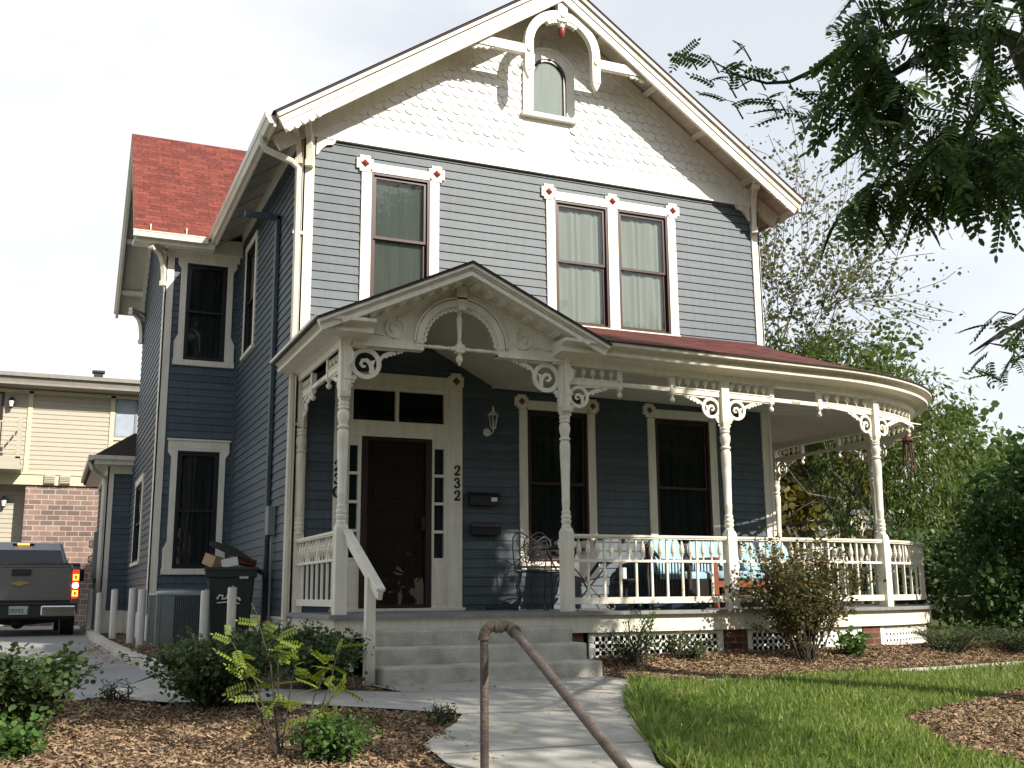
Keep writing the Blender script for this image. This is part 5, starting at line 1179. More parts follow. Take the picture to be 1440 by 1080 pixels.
shrub('shrub', 'round dark shrub beside the path, in front of the air conditioner', -1.42, -3.95, .52, .48, 5000, 'shrub', 48, .038, group=GS_, seed=2)
shrub('shrub', 'dark shrub next to the wooden stair newel', -.42, -3.15, .52, .46, 4600, 'shrub', 44, .038, group=GS_, seed=3)
shrub('shrub', 'low dark shrub between the bin and the path', -.75, -1.6, .34, .32, 1200, 'shrub', 22, .055, group=GS_, seed=13)
shrub('bronze_shrub', 'many-stemmed bronze and green bush in front of the porch railing', 5.25, -2.72, 1.32, .84, 7500, 'brownshrub', 52, .038, seed=4, low=.38, flat=.6)
shrub('bright_plant', 'bright green low plant at the bottom left of the view', -2.78, -5.55, .20, .20, 900, 'fresh', 16, .035, 'plant', seed=5)
shrub('bright_plant', 'bright green ferny clump at the bottom beside the pipe rail', -1.05, -6.3, .22, .24, 1500, 'fresh', 26, .028, 'plant', seed=6)
shrub('weed_clump', 'leafy weeds growing against the lattice beside the steps', 3.05, -2.55, .42, .32, 700, 'fresh', 26, .035, 'weeds', seed=7, shape=NAR4, faces=LF4)
shrub('weed_clump', 'low weeds in front of the lattice, right of those beside the steps', 3.85, -2.45, .30, .30, 420, 'shrub', 20, .035, 'weeds', seed=8)
shrub('weed_clump', 'tall wispy weeds reaching the porch floor', 3.3, -2.4, .62, .20, 160, 'fresh', 9, .028, 'weeds', seed=9, stemmat='shrub')
shrub('green_plant', 'bright broad-leaved plant right of the bronze bush', 5.95, -2.55, .30, .20, 260, 'fresh', 14, .06, 'plant', seed=10)
shrub('fern', 'green ferns at the foot of the right end of the porch', 7.55, -2.5, .36, .55, 1700, 'fresh', 46, .045, 'fern', seed=11, shape=NAR4, faces=LF4)
shrub('fern', 'spreading ferns under the dark bush', 8.5, -2.6, .34, .55, 1500, 'shrub', 40, .05, 'fern', seed=12, shape=NAR4, faces=LF4)
shrub('grass_tuft', 'small tuft of weeds on the edge of the path', -.02, -5.25, .12, .10, 160, 'fresh', 18, .05, 'weeds', seed=14, shape=NAR4, faces=LF4)
shrub('grass_tuft', 'wispy weed by the driveway edge behind the left shrub', -2.1, -3.3, .16, .12, 120, 'shrub', 14, .05, 'weeds', seed=15, shape=NAR4, faces=LF4)
shrub('lily_clump', 'strappy green leaves beside the white downspout', -.35, -1.15, .36, .26, 300, 'shrub', 30, .16, 'plant', seed=16, shape=NAR4, faces=LF4)
# yellow-green locust seedlings in the foreground
CV2, CF2 = compound(7, .20, .46, .15)
for lab, x, y, tips_, sd_ in (('taller yellow-green locust seedling in front of the round shrub', -1.33, -6.15, [(-1.62, -5.95, -.05), (-1.48, -6.0, .12), (-1.36, -6.1, -.02), (-1.25, -6.2, -.12), (-1.55, -6.0, -.22)], 1), ('smaller yellow-green seedling right of the taller one', -1.22, -6.2, [(-.98, -6.1, -.12), (-1.05, -6.15, -.22), (-.90, -6.05, -.30)], 2)):
    e = empty('seedling', (x, y, H(x, y))); tag(e, lab, 'seedling'); mb = MB(); rr = random.Random(sd_); cp = []; cd = []
    for t in tips_:
        b0 = Vector((x, y, H(x, y)-.02)); t = Vector(t); mid = b0.lerp(t, .55)+Vector((rr.gauss(0, .02), 0, .06)); mb.tube([b0, b0.lerp(mid, .5), mid, t], [.007, .006, .005, .002], 6)
        for k in range(8):
            p = mid.lerp(t, k/7*1.02) if k > 1 else b0.lerp(mid, .7+.1*k); a = rr.uniform(0, 6.28); cp.append(tuple(p)); cd.append((math.cos(a), math.sin(a), rr.uniform(-.6, .9)))
    lb(mb, 'stem', 'bark', e, smooth=True); n = len(cp)
    lp(scatter('foliage', CV2, CF2, np.array(cp), frames(np.array(cd), roll=rng.normal(0, .8, n)), rng.uniform(.11, .18, n), 'locustyoung', e), e)
# ================================================================== OBJECTS
def par(mb, name, m, root, **k): return mb.build(name, m, root, **k)      # meshes are in the local frame of the root
# ---- pipe handrail at the front
def elbow(mb, c, r, a, b): mb.tube([a, c, b], r)
e = empty('pipe_handrail', (-.37, -6.98, -.815)); tag(e, 'brown steel pipe handrail with two elbows sloping towards the viewer on the front walk', 'handrail')
q = MB(); q.tube([(0, 0, -.12), (0, 0, .72), (0, 0, .775)], .024, 16)
d_ = Vector((-.14, -1.55, -.545)); p0 = Vector((.135, -.055, .828)); p1 = p0+d_*1.35
q.tube([tuple(p0), tuple(p0+d_*1.0), tuple(p1)], .024, 16)
par(q, 'rail_pipe', 'pipe', e, smooth=True)
q = MB()
A = [(0, 0, .755)]+[(.045*(1-math.cos(R(a))), -.02*(1-math.cos(R(a))), .775+.050*math.sin(R(a))) for a in range(0, 91, 15)]+[(.075, -.03, .826)]
q.tube(A, .031, 14); q.tube([(0, 0, .752), (0, 0, .775)], .036, 14); q.tube([(.055, -.024, .826), (.080, -.033, .826)], .037, 14)
q.tube([(.078, -.033, .826), (.11, -.045, .828), (.135, -.060, .822), p0+d_*.03, p0+d_*.045], .031, 14); q.tube([p0+d_*.035, p0+d_*.055], .037, 14); q.tube([(.078, -.033, .826), (.098, -.04, .826)], .037, 14)
par(q, 'elbow', 'pipe', e, smooth=True)

# ---- mailboxes, lantern, wind chime
e = empty('mailbox', (2.40, -.02, 1.30)); tag(e, 'upper black wall mailbox with a small white label, right of the door', 'mailbox', 'mailboxes beside the door')
q = MB(); q.prism([(-.10, 0), (0, 0), (0, .15), (-.03, .16), (-.11, .11)], 0, .40, Matrix(((0, 1, 0, -.20), (1, 0, 0, 0), (0, 0, 1, 0), (0, 0, 0, 1)))); par(q, 'box', 'blackplastic', e, bevel=.006)
q = MB(); q.prism([(-.12, .105), (-.118, .115), (-.03, .17), (0, .16), (0, .155), (-.03, .16)], 0, .42, Matrix(((0, 1, 0, -.21), (1, 0, 0, 0), (0, 0, 1, 0), (0, 0, 0, 1)))); par(q, 'lid', 'blackplastic', e)
par(MB().box(.08, .16, -.112, -.106, .05, .10), 'name_label', 'label', e)
e = empty('mailbox', (2.42, -.02, .93)); tag(e, 'lower black wall mailbox with a sunlit lid and newspaper rack, right of the door', 'mailbox', 'mailboxes beside the door')
T = Matrix(((0, 1, 0, -.20), (1, 0, 0, 0), (0, 0, 1, 0), (0, 0, 0, 1)))
par(MB().prism([(-.09, 0), (0, 0), (0, .13), (-.03, .14), (-.10, .10)], 0, .40, T), 'box', 'blackplastic', e, bevel=.006)
par(MB().prism([(-.13, .10), (-.128, .108), (-.03, .15), (0, .14), (0, .135), (-.03, .14)], 0, .42, T), 'lid', 'iron', e)  # paler than the box: sunlight on the lid put into its colour
q = MB()
for i in range(13): q.tube([(-.17+i*.028, -.115, .09), (-.17+i*.028, -.115, .0), (-.17+i*.028, -.08, -.02)], .003, 4)
q.tube([(-.18, -.115, .09), (.18, -.115, .09)], .004, 5); q.tube([(-.10, -.05, 0), (-.10, -.10, -.05), (-.10, -.05, -.075)], .005, 5); q.tube([(.10, -.05, 0), (.10, -.10, -.05), (.10, -.05, -.075)], .005, 5); par(q, 'newspaper_rack', 'black', e)

e = empty('wall_lantern', (2.50, -.02, 2.25)); tag(e, 'small white coach lantern on the wall between the door and the first porch window', 'lantern')
par(MB().lathe([(.002, .0), (.05, .0), (.055, .012), (.035, .03), (.01, .035)], (0, 0, 0), 16, Tr(-.04, 0, 0) @ Matrix.Rotation(R(90), 4, 'X')).tube([(-.04, -.03, 0), (-.02, -.10, -.04), (0, -.13, .0), (0, -.13, .04)], .008, 6), 'wall_plate', 'lantern', e, smooth=True)
q = MB(); q.lathe([(.03, .03), (.036, .04), (.03, .05)], (0, -.13, 0), 6); q.lathe([(.078, .20), (.075, .21), (.05, .235), (.02, .26), (.012, .28), (.018, .29), (.004, .33)], (0, -.13, 0), 6)
for k in range(6):
    a = math.pi*k/3; q.tube([(.032*math.cos(a), -.13+.032*math.sin(a), .04), (.062*math.cos(a), -.13+.062*math.sin(a), .205)], .005, 4)
q.lathe([(.012, .05), (.012, .13)], (0, -.13, 0), 8); par(q, 'lantern_cage', 'lantern', e)
par(MB().lathe([(.029, .045), (.058, .20)], (0, -.13, 0), 6), 'glass', 'glass', e)

M['chimewood'] = mat('dark_chime_wood', (.07, .028, .02), .5)
e = empty('wind_chime', (8.05, -1.55, 2.23)); tag(e, 'brown wooden wind chime with hanging tubes under the curved corner of the porch', 'wind chime')
q = MB(); q.tube([(0, 0, 0), (0, 0, .6)], .003, 4); q.lathe([(.085, -.03), (.09, -.015), (.05, .02), (.01, .06)], n=8); par(q, 'roof_cap', 'chimewood', e)
q = MB()
for k in range(6):
    a = k*math.pi/3+.3; r_ = .05; t = .10 if k == 1 else .02; q.tube([(r_*math.cos(a), r_*math.sin(a), -.02), ((r_+t)*math.cos(a), (r_+t)*math.sin(a), -.30-.035*k)], .012, 8)
q.tube([(0, 0, 0), (0, 0, -.62)], .002, 4); q.lathe([(.025, -.66), (.025, -.60)], n=4); par(q, 'chime_tubes', 'chimewood', e)

# ---- bollards (white pipes by the driveway)
bl = [(-.655, .15, .30, 'white pipe bollard standing in front of the rubbish bin'), (-.865, .85, .27, 'white pipe bollard between the bin and the air conditioner'),
      (-1.455, 2.5, .30, 'front one of the two close-set white pipe bollards by the kerb'), (-1.50, 3.55, .32, 'rear one of the two close-set white pipe bollards by the kerb'),
      (-1.62, 5.7, .32, 'thin white pipe bollard third from the street end of the kerb row'), (-1.74, 8.0, .28, 'white pipe bollard near the corner of the addition'), (-1.83, 9.6, .36, 'farthest white pipe bollard, beside the truck')]
def bollard():
    e = empty('bollard'); par(MB().lathe([(.052, 0), (.052, .74), (.050, .755), (.044, .756), (.042, .70), (.002, .70)], n=20), 'pipe', 'pvc', e, smooth=True)
    q = MB()
    for i in range(11):
        a = i*.57; q.add([(.044*math.cos(a-.16), .044*math.sin(a-.16), .75), (.044*math.cos(a+.16), .044*math.sin(a+.16), .75), (.046*math.cos(a), .046*math.sin(a), .762+.012*(i % 3))], [(0, 1, 2)])
    par(q, 'torn_rim', 'pvc', e); return e
b0 = bollard()
for i, (x, y, zt, lab) in enumerate(bl):
    e = b0 if i == 0 else copy_tree(b0); e.location = (x, y, zt-.765); tag(e, lab, 'bollard', 'white pipe bollards along the house')

# ---- air conditioner
e = empty('air_conditioner', (-.93, 2.95, -.49)); e.rotation_euler.z = R(4); tag(e, 'grey outdoor air conditioning unit against the side of the house', 'air conditioner')
par(MB().box(-.34, .34, -.34, .34, -.05, .03), 'base_slab', 'concrete', e)
q = MB()
for sx in (-1, 1):
    for sy in (-1, 1): q.box(sx*.33-.03, sx*.33+.03, sy*.33-.03, sy*.33+.03, .03, .70)
q.box(-.35, .35, -.35, .35, .03, .06); q.box(-.30, -.12, -.352, -.33, .06, .70); par(q, 'frame', 'hvac', e, bevel=.008)
q = MB()
for i in range(27):
    z = .075+i*.0232; q.box(-.30, .30, -.345, -.338, z, z+.006); q.box(-.345, -.338, -.30, .30, z, z+.006); q.box(.338, .345, -.30, .30, z, z+.006)
for i in range(16):
    x = -.10+i*.026; q.box(x, x+.004, -.348, -.343, .06, .70); q.box(-.348, -.343, x-.18, x-.176, .06, .70)
par(q, 'grille', 'hvac', e); par(MB().box(-.325, .325, -.325, .325, .06, .69), 'coil', 'blackplastic', e)
q = MB(); q.box(-.36, .36, -.36, .36, .70, .735); q.lathe([(.33, .735), (.30, .765), (.10, .775), (.02, .777)], n=24)
for i in range(6): q.stroke([(.06+i*.045, 0)], .01, 0, 0) if False else None
par(q, 'top_cover', 'hvactop', e, bevel=.01)
q = MB()
for i in range(7):
    r_ = .06+i*.04; q.tube([(r_*math.cos(a), r_*math.sin(a), .785) for a in np.linspace(0, 6.28, 25)[:-1]], .004, 4, closed=True)
par(q, 'fan_guard', 'hvac', e)

# ---- wheeled bin
e = empty('wheelie_bin', (-.50, 1.30, -.48)); e.rotation_euler.z = R(-8); tag(e, 'overflowing dark wheeled rubbish bin with its lid propped open', 'bin')
def taper(mb, w0, d0, w1, d1, z0, z1):
    mb.add([(-w0, -d0, z0), (w0, -d0, z0), (w0, d0, z0), (-w0, d0, z0), (-w1, -d1, z1), (w1, -d1, z1), (w1, d1, z1), (-w1, d1, z1)], [(3, 2, 1, 0), (0, 1, 5, 4), (1, 2, 6, 5), (2, 3, 7, 6), (3, 0, 4, 7), (4, 5, 6, 7)]); return mb
q = MB(); taper(q, .22, .26, .29, .34, .06, 1.0); par(q, 'body', 'bin', e, bevel=.02)
q = MB(); taper(q, .325, .37, .325, .37, .98, 1.03); taper(q, .31, .355, .315, .36, .90, .98); par(q, 'rim', 'bin', e, bevel=.01)
q = MB(); T = Tr(.30, 0, 1.06) @ Matrix.Rotation(R(24), 4, 'Y')
q.add([(-.64, -.36, 0), (0, -.36, 0), (0, .36, 0), (-.64, .36, 0), (-.60, -.33, .05), (-.04, -.33, .03), (-.04, .33, .03), (-.60, .33, .05), (-.3, -.2, .085), (-.3, .2, .085)], [(3, 2, 1, 0), (0, 1, 5, 4), (1, 2, 6, 5), (2, 3, 7, 6), (3, 0, 4, 7), (4, 5, 8), (5, 6, 9, 8), (6, 7, 9), (7, 4, 8, 9)], None, T)
par(q, 'lid', 'bin', e, bevel=.008); q = MB(); q.tube([(.33, -.28, 1.0), (.38, -.28, .96), (.38, .28, .96), (.33, .28, 1.0)], .018, 8); par(q, 'handle', 'bin', e)
for sy in (-1, 1): par(MB().lathe([(.04, -.03), (.12, -.028), (.13, -.02), (.13, .02), (.12, .028), (.04, .03)], (0, 0, 0), 18, Tr(.20, sy*.27, .12) @ Matrix.Rotation(R(90), 4, 'X')), 'wheel', 'blackplastic', e, smooth=True)
q = MB(); q.stroke([(-.16, .62), (-.13, .67), (-.09, .66), (-.10, .62), (-.05, .63), (-.03, .68), (.01, .67), (.02, .62), (.06, .64), (.10, .63), (.12, .60)], .022, -.335, -.325, False, Tr(0, -.015, .02) @ Matrix.Rotation(R(0), 4, 'X'))
q.stroke([(-.16, .585), (-.02, .595), (.11, .575)], .014, -.335, -.325, False, Tr(0, -.01, .01)); par(q, 'emblem', 'label', e)
q = MB(); rr = random.Random(2)
for i in range(5): q.box(.10+i*.022, .115+i*.022, -.36, -.35, .885, .915)
par(q, 'lettering', 'label', e)
for nm, c, s, r_, m, lb_ in (('cardboard', (-.18, -.10, 1.10), (.25, .3, .16), (.2, .3, .4), 'redwood', None), ):
    pass
def trash(name, lab, pts, m):
    mb = MB(); rr = random.Random(len(lab))
    for c, s, ro in pts: mb.cbox(c, *s, ro)
    o = mb.build(name, m); o.location = (-.50, 1.30, -.48); tag(o, lab, 'rubbish'); return o
M['card'] = mat('cardboard', (.28, .19, .11), .9)
trash('cardboard_box', 'crushed brown cardboard sticking out of the left side of the open bin', [((-.20, -.10, 1.09), (.22, .34, .14), (.2, .25, .3))], 'card')
trash('milk_carton', 'pale white carton lying on top of the rubbish in the bin', [((-.06, -.26, 1.09), (.20, .12, .10), (.1, -.2, -.2))], 'label')
trash('red_packaging', 'dark red packaging under the propped lid of the bin', [((.12, -.15, 1.10), (.26, .30, .08), (.0, .2, .1))], 'red')
e = empty('bucket', (-.19, .35, -.50)); tag(e, 'small blue bucket on the ground beside the downspout', 'bucket')
par(MB().lathe([(.085, 0), (.115, .24), (.122, .24), (.122, .25), (.10, .25), (.09, .03), (.002, .03)], n=20), 'pail', 'bluebucket', e, smooth=True)
par(MB().tube([(.12*math.cos(R(a)), .02, .24+.09*math.sin(R(a))) for a in range(0, 181, 20)], .004, 5), 'handle', 'iron', e)
o = MB().sphere((0, 0, .05), .05, 8, (1, .8, 1.1)).box(-.02, .05, -.02, .02, .06, .12).build('garden_sprayer', 'yellow', smooth=False, bevel=.01); o.location = (-.20, .42, -.22); tag(o, 'yellow plastic nozzle lying on top of the blue bucket', 'nozzle')
q = MB(); q.tube([(.10*(1+.25*math.sin(t*.7))*math.cos(t)-.45, .10*math.sin(t)*1.3+.55, .0+.012*t/3) for t in np.linspace(0, 18, 60)], .012, 6)
o = q.build('garden_hose', 'blackplastic', smooth=True); o.location = (0.05, -.15, -.42); tag(o, 'dark coiled garden hose on the ground by the blue bucket', 'hose')
q = MB(); q.cbox((0, 0, .06), .16, .12, .12, (0, 0, .3)); o = q.build('paving_brick', 'card', bevel=.01); o.location = (-.93, .62, -.46); tag(o, 'tan block on the ground at the foot of the pipe between bin and air conditioner', 'block')

# ---- porch furniture
def bistro(loc, rz, lab):
    e = empty('bistro_chair', loc, rz); tag(e, lab, 'chair', 'wrought-iron bistro chairs on the porch')
    q = MB(); q.tube([(.19*math.cos(a), .19*math.sin(a), .45) for a in np.linspace(0, 6.28, 25)[:-1]], .008, 6, closed=True)
    for k in range(12): a = k*math.pi/6; q.tube([(.03*math.cos(a), .03*math.sin(a), .448), (.19*math.cos(a), .19*math.sin(a), .45)], .004, 4)
    par(q, 'seat', 'black', e)
    for sx in (-1, 1):
        for sy in (-1, 1): par(MB().tube([(sx*.12, sy*.12, .45), (sx*.16, sy*.16, .30), (sx*.14, sy*.14, .12), (sx*.19, sy*.19, 0)], .009, 6), 'leg', 'black', e, smooth=True)
    q = MB(); yb = .19
    for s in (-1, 1):                                    # heart shaped loops
        P_ = [(s*.17, yb, .45), (s*.19, yb+.02, .60), (s*.20, yb+.04, .74), (s*.195, yb+.05, .84), (s*.15, yb+.055, .895), (s*.09, yb+.06, .895), (s*.035, yb+.055, .86), (0, yb+.05, .83)]
        q.tube(P_, .008, 6)
        q.tube([(s*(.10+.05*math.cos(R(a))), yb+.055, .80+.05*math.sin(R(a))) for a in range(-60, 250, 25)], .005, 5)
        q.tube([(s*.02, yb+.05, .85), (s*.04, yb+.045, .78), (s*.08, yb+.04, .70)], .005, 5)
    n = 24; q.tube([(.115*math.cos(2*math.pi*k/n), yb+.035, .66+.115*math.sin(2*math.pi*k/n)) for k in range(n)], .006, 5, closed=True)
    for k in range(18):
        a = k*math.pi/9; q.tube([(.03*math.cos(a), yb+.035, .66+.03*math.sin(a)), (.113*math.cos(a), yb+.035, .66+.113*math.sin(a))], .0055, 4)
    q.sphere((0, yb+.035, .66), .03, 6, (1, .4, 1)); q.tube([(-.17, yb, .50), (.17, yb, .50)], .006, 5)
    par(q, 'backrest', 'iron', e, smooth=True); return e
bistro((3.03, -.62, 0), R(8), 'black wrought-iron chair with a heart-shaped back, the farther one catching the sun')
bistro((2.62, -1.02, 0), R(152), 'black wrought-iron chair with a fan medallion, the nearer one in shade')
e = empty('bistro_table', (3.02, -1.1, 0)); tag(e, 'small round black iron table between the heart-backed chairs', 'table')
q = MB(); q.lathe([(.002, .70), (.28, .70), (.29, .71), (.28, .72), (.002, .72)], n=28); par(q, 'tabletop', 'black', e, smooth=True)
for k in range(3):
    a = k*2.094+.4; par(MB().tube([(.22*math.cos(a), .22*math.sin(a), .70), (.06*math.cos(a), .06*math.sin(a), .40), (.10*math.cos(a), .10*math.sin(a), .2), (.24*math.cos(a), .24*math.sin(a), 0)], .010, 6), 'leg', 'black', e, smooth=True)
e = empty('folding_chair', (3.42, -.85, 0), R(-12)); tag(e, 'dark folding camp chair with crossed legs behind the railing next to the second post', 'chair')
q = MB(); q.grid([[(-.25, -.22, .42), (0, -.22, .36), (.25, -.22, .42)], [(-.25, .2, .38), (0, .2, .32), (.25, .2, .38)], [(-.26, .34, .86), (0, .36, .84), (.26, .34, .86)]]); par(q, 'fabric_seat', 'blackplastic', e)
for a, b in (((-.25, -.25, 0), (.25, -.22, .56)), ((.25, -.25, 0), (-.25, -.22, .56)), ((-.25, .25, 0), (.25, .34, .86)), ((.25, .25, 0), (-.25, .34, .86))): par(MB().tube([a, b], .011, 8), 'leg', 'black', e)
par(MB().tube([(-.26, -.25, .56), (-.26, .30, .58)], .02, 8).tube([(.26, -.25, .56), (.26, .30, .58)], .02, 8), 'armrest', 'black', e)
e = empty('pedestal_table', (3.98, -.85, 0)); tag(e, 'low black pedestal table holding a white candle, in front of the siding', 'table')
par(MB().lathe([(.002, .33), (.15, .33), (.17, .35), (.17, .37), (.002, .37)], n=24), 'tabletop', 'black', e, smooth=True); par(MB().lathe([(.14, 0), (.13, .02), (.03, .05), (.02, .18), (.04, .28), (.10, .33)], n=20), 'pedestal', 'black', e, smooth=True)
o = MB().lathe([(.002, 0), (.036, 0), (.036, .13), (.030, .135), (.028, .125), (.002, .12)], n=18).build('candle', 'label', smooth=True); o.location = (3.95, -.87, .37); tag(o, 'white pillar candle standing on the low black table', 'candle')

def cushion(mb, x0, x1, y0, y1, z0, z1, T=None):
    n = 8; rows = []
    cx, cy, cz = (x0+x1)/2, (y0+y1)/2, (z0+z1)/2; hx, hy, hz = (x1-x0)/2, (y1-y0)/2, (z1-z0)/2
    for i in range(n+1):
        a = -math.pi/2+math.pi*i/n; row = []
        for k in range(20):
            b = 2*math.pi*k/20; f = lambda v: math.copysign(abs(v)**.35, v); row.append((cx+hx*f(math.cos(b))*abs(math.cos(a))**.3, cy+hy*f(math.sin(b))*abs(math.cos(a))**.3, cz+hz*math.copysign(abs(math.sin(a))**.6, math.sin(a))))
        rows.append(row+[row[0]])
    m_ = MB(); m_.grid(rows); mb.add(m_.v, m_.f, None, T); return mb
e = empty('wicker_armchair', (4.92, -.75, 0), R(20)); tag(e, 'dark wicker armchair with a light blue cushion behind the railing', 'armchair')
q = MB(); q.box(-.30, .30, -.30, .28, .10, .34)
for k in range(26): q.tube([(-.31+k*.0248, -.31, .04), (-.31+k*.0248, -.31, .36)], .008, 5)
par(q, 'seat_frame', 'wicker', e)
q = MB()
for s in (-1, 1):
    q.tube([(s*.33, -.32, 0), (s*.33, -.33, .52), (s*.34, -.20, .58), (s*.34, .10, .60), (s*.32, .32, .78)], .024, 8); q.tube([(s*.32, .34, 0), (s*.32, .36, .40), (s*.32, .36, .80)], .022, 8)
    for k in range(12): q.tube([(s*.335, -.30+.05*k, .12), (s*.335, -.30+.05*k, .57)], .009, 5)
q.tube([(-.32, .36, .80), (-.15, .38, .86), (.15, .38, .86), (.32, .36, .80)], .024, 8)
for k in range(20): q.tube([(-.30+.0316*k, .37, .2), (-.30+.0316*k, .37, .83)], .009, 5)
par(q, 'arms_and_back', 'wicker', e, smooth=True)
par(cushion(MB(), -.29, .29, -.30, .26, .34, .46), 'seat_cushion', 'bluecloth', e, smooth=True); par(cushion(MB(), -.29, .29, -.09, .05, 0, .50, Tr(0, .27, .42) @ Matrix.Rotation(R(-12), 4, 'X')), 'back_cushion', 'bluecloth', e, smooth=True)
e = empty('futon_sofa', (6.05, -.62, 0), R(4)); tag(e, 'reddish wooden sofa with light blue cushions facing the street', 'sofa')
for s in (-1, 1):
    q = MB(); x = s*.92; q.box(x-.035, x+.035, -.42, -.35, 0, .60); q.box(x-.035, x+.035, .32, .39, 0, .62); q.box(x-.05, x+.05, -.46, .42, .60, .635)
    q.tube([(x, -.36, .08), (x, -.15, .24), (x, .1, .26), (x, .32, .10)], .02, 6); q.box(x-.02, x+.02, -.35, .32, .27, .33)
    par(q, 'arm_frame', 'redwood', e, bevel=.006)
q = MB(); q.box(-.89, .89, -.40, -.36, .26, .34); q.box(-.89, .89, .30, .34, .30, .36); q.box(-.89, .89, -.40, -.37, .12, .16)
for k in range(9): q.box(-.85+k*.2, -.80+k*.2, -.37, .32, .29, .31); q.box(-.85+k*.2, -.80+k*.2, .34, .37, .34, .80)
q.box(-.89, .89, .34, .38, .78, .84); par(q, 'slat_frame', 'redwood', e)
for k in (-1, 1): par(cushion(MB(), k*.45-.435, k*.45+.435, -.42, .24, .345, .47), 'seat_cushion', 'bluecloth', e, smooth=True); par(cushion(MB(), k*.45-.43, k*.45+.43, -.08, .07, 0, .46, Tr(0, .22, .42) @ Matrix.Rotation(R(-14), 4, 'X')), 'back_cushion', 'bluecloth', e, smooth=True)
M['shoe'] = mat('navy_shoe', (.02, .03, .05), .7)
def shoe(x, y, rz, lab, first=[None]):
    if first[0] is None:
        mb = MB(); mb.grid([[(.045*math.cos(a)*(1-.15*(t > .6)), -.13+.26*t, .012+abs(math.sin(a))*(.05+.03*(t < .35))*(1 if t < .9 else .6)) for a in np.linspace(0, math.pi, 9)] for t in (0, .15, .35, .6, .85, 1)]); mb.box(-.045, .045, -.135, .135, 0, .015)
        o = mb.build('shoe', 'shoe', smooth=True); first[0] = o
    else: o = first[0].copy(); C.objects.link(o)
    o.location = (x, y, .004); o.rotation_euler.z = rz; tag(o, lab, 'shoe', 'dark shoes along the porch floor'); return o
for i, (x, y, rz, lab) in enumerate([(3.42, -1.86, .5, 'leftmost dark shoe under the railing beside the post'), (3.60, -1.84, .2, 'second dark shoe from the left under the railing'), (3.86, -1.86, 1.2, 'third dark shoe from the left under the railing'), (4.16, -1.85, .8, 'fourth dark shoe from the left under the railing'), (4.32, -1.86, .9, 'rightmost dark shoe under the railing'), (2.52, -.22, 1.5, 'dark slipper against the wall below the mailboxes'), (2.66, -.20, 1.3, 'second dark slipper against the wall, nearer the iron chair')]): shoe(x, y, rz, lab)
e = empty('paper_bag', (1.40, -6.15, H(1.40, -6.15))); mb = MB(); mb.add([(0, 0, .01), (.07, .02, .03), (.05, .09, .01), (-.02, .06, .05), (.10, .06, .02), (.03, .03, .06)], [(0, 1, 5), (1, 4, 2), (0, 5, 3), (5, 2, 3), (5, 1, 2)]); par(mb, 'crumpled_sheet', 'label', e); tag(e, 'scrap of crumpled white litter in the grass beside the walk', 'litter')

# ================================================================== PICKUP TRUCK
M['truck'] = mat('grey_car_paint', (.17, .168, .16), .28, .03, metal=.2, coat=.6); M['trucktop'] = mat('truck_silver', (.42, .44, .44), .3, .03, metal=.2, coat=.5)
M['chrome'] = mat('chrome', (.5, .5, .5), .15, .03, metal=1.0); M['gold'] = mat('gold_badge', (.45, .33, .12), .3, metal=.7); M['plate'] = mat('licence_plate', (.40, .47, .43), .5, .05)
M['tail'] = mat('red_lamp', (.35, .01, .01), .2, emit=((1, .03, .01), 1.2)); M['amber'] = mat('lit_lamp', (.8, .2, .05), .3, emit=((1, .28, .03), 5)); M['lampwhite'] = mat('lit_white_lamp', (.8, .8, .8), .3, emit=((1, .85, .8), 5))
M['carglass'] = mat('tinted_car_glass', (.012, .015, .018), .05, spec=.8)
tr_ = empty('pickup_truck', (-3.06, 9.0, -.60), R(1)); tag(tr_, 'dark grey pickup truck parked in the driveway with its brake lights on', 'truck')
def side(poly, x0, x1): return MB().prism([(p[0], p[1]) for p in poly], x0, x1, Matrix(((0, 1, 0, 0), (1, 0, 0, 0), (0, 0, 1, 0), (0, 0, 0, 1))))
q = MB()
wc = [(1.1+.50*math.cos(R(a)), .42+.50*math.sin(R(a))) for a in range(180, -1, -20)]; wc2 = [(4.75+.50*math.cos(R(a)), .42+.50*math.sin(R(a))) for a in range(180, -1, -20)]
body = [(.06, .50)]+[(.62, .46)]+wc[1:-1]+[(1.6, .46), (4.25, .46)]+wc2[1:-1]+[(5.3, .46), (5.65, .55), (5.65, 1.05), (5.5, 1.18), (4.1, 1.25), (2.0, 1.40), (.04, 1.42), (.0, 1.35), (.0, .72)]
T = Matrix(((0, 1, 0, 0), (1, 0, 0, 0), (0, 0, 1, 0), (0, 0, 0, 1)))
q.prism(body, -1.0, -.86, T); q.prism(body, .86, 1.0, T); q.box(-.86, .86, .03, 5.6, .55, .75); q.box(-.86, .86, 2.0, 2.1, .75, 1.40); q.box(-.86, .86, 4.1, 5.6, .75, 1.16); q.box(-.86, .86, 2.1, 4.1, .75, 1.2)
par(q, 'body', 'truck', tr_, bevel=.03)
q = MB(); q.box(-.855, .855, -.02, .05, .74, 1.34); q.box(-.84, .84, -.035, .06, 1.34, 1.40); par(q, 'tailgate', 'truck', tr_, bevel=.015)
q = MB(); q.box(-.98, .98, -.05, .10, 1.40, 1.425); par(q, 'tailgate_cap', 'chrome', tr_)
q = MB(); q.box(-.16, .16, -.045, -.02, 1.19, 1.31); q.box(-.13, .13, -.05, -.04, 1.21, 1.29); par(q, 'tailgate_handle', 'blackplastic', tr_, bevel=.01)
q = MB(); q.prism([(-.15, 1.04), (-.15, 1.075), (-.055, 1.078), (-.05, 1.10), (.08, 1.10), (.075, 1.078), (.15, 1.075), (.135, 1.04), (.05, 1.035), (.045, 1.012), (-.075, 1.012), (-.07, 1.035)], -.045, -.022); par(q, 'badge', 'gold', tr_)
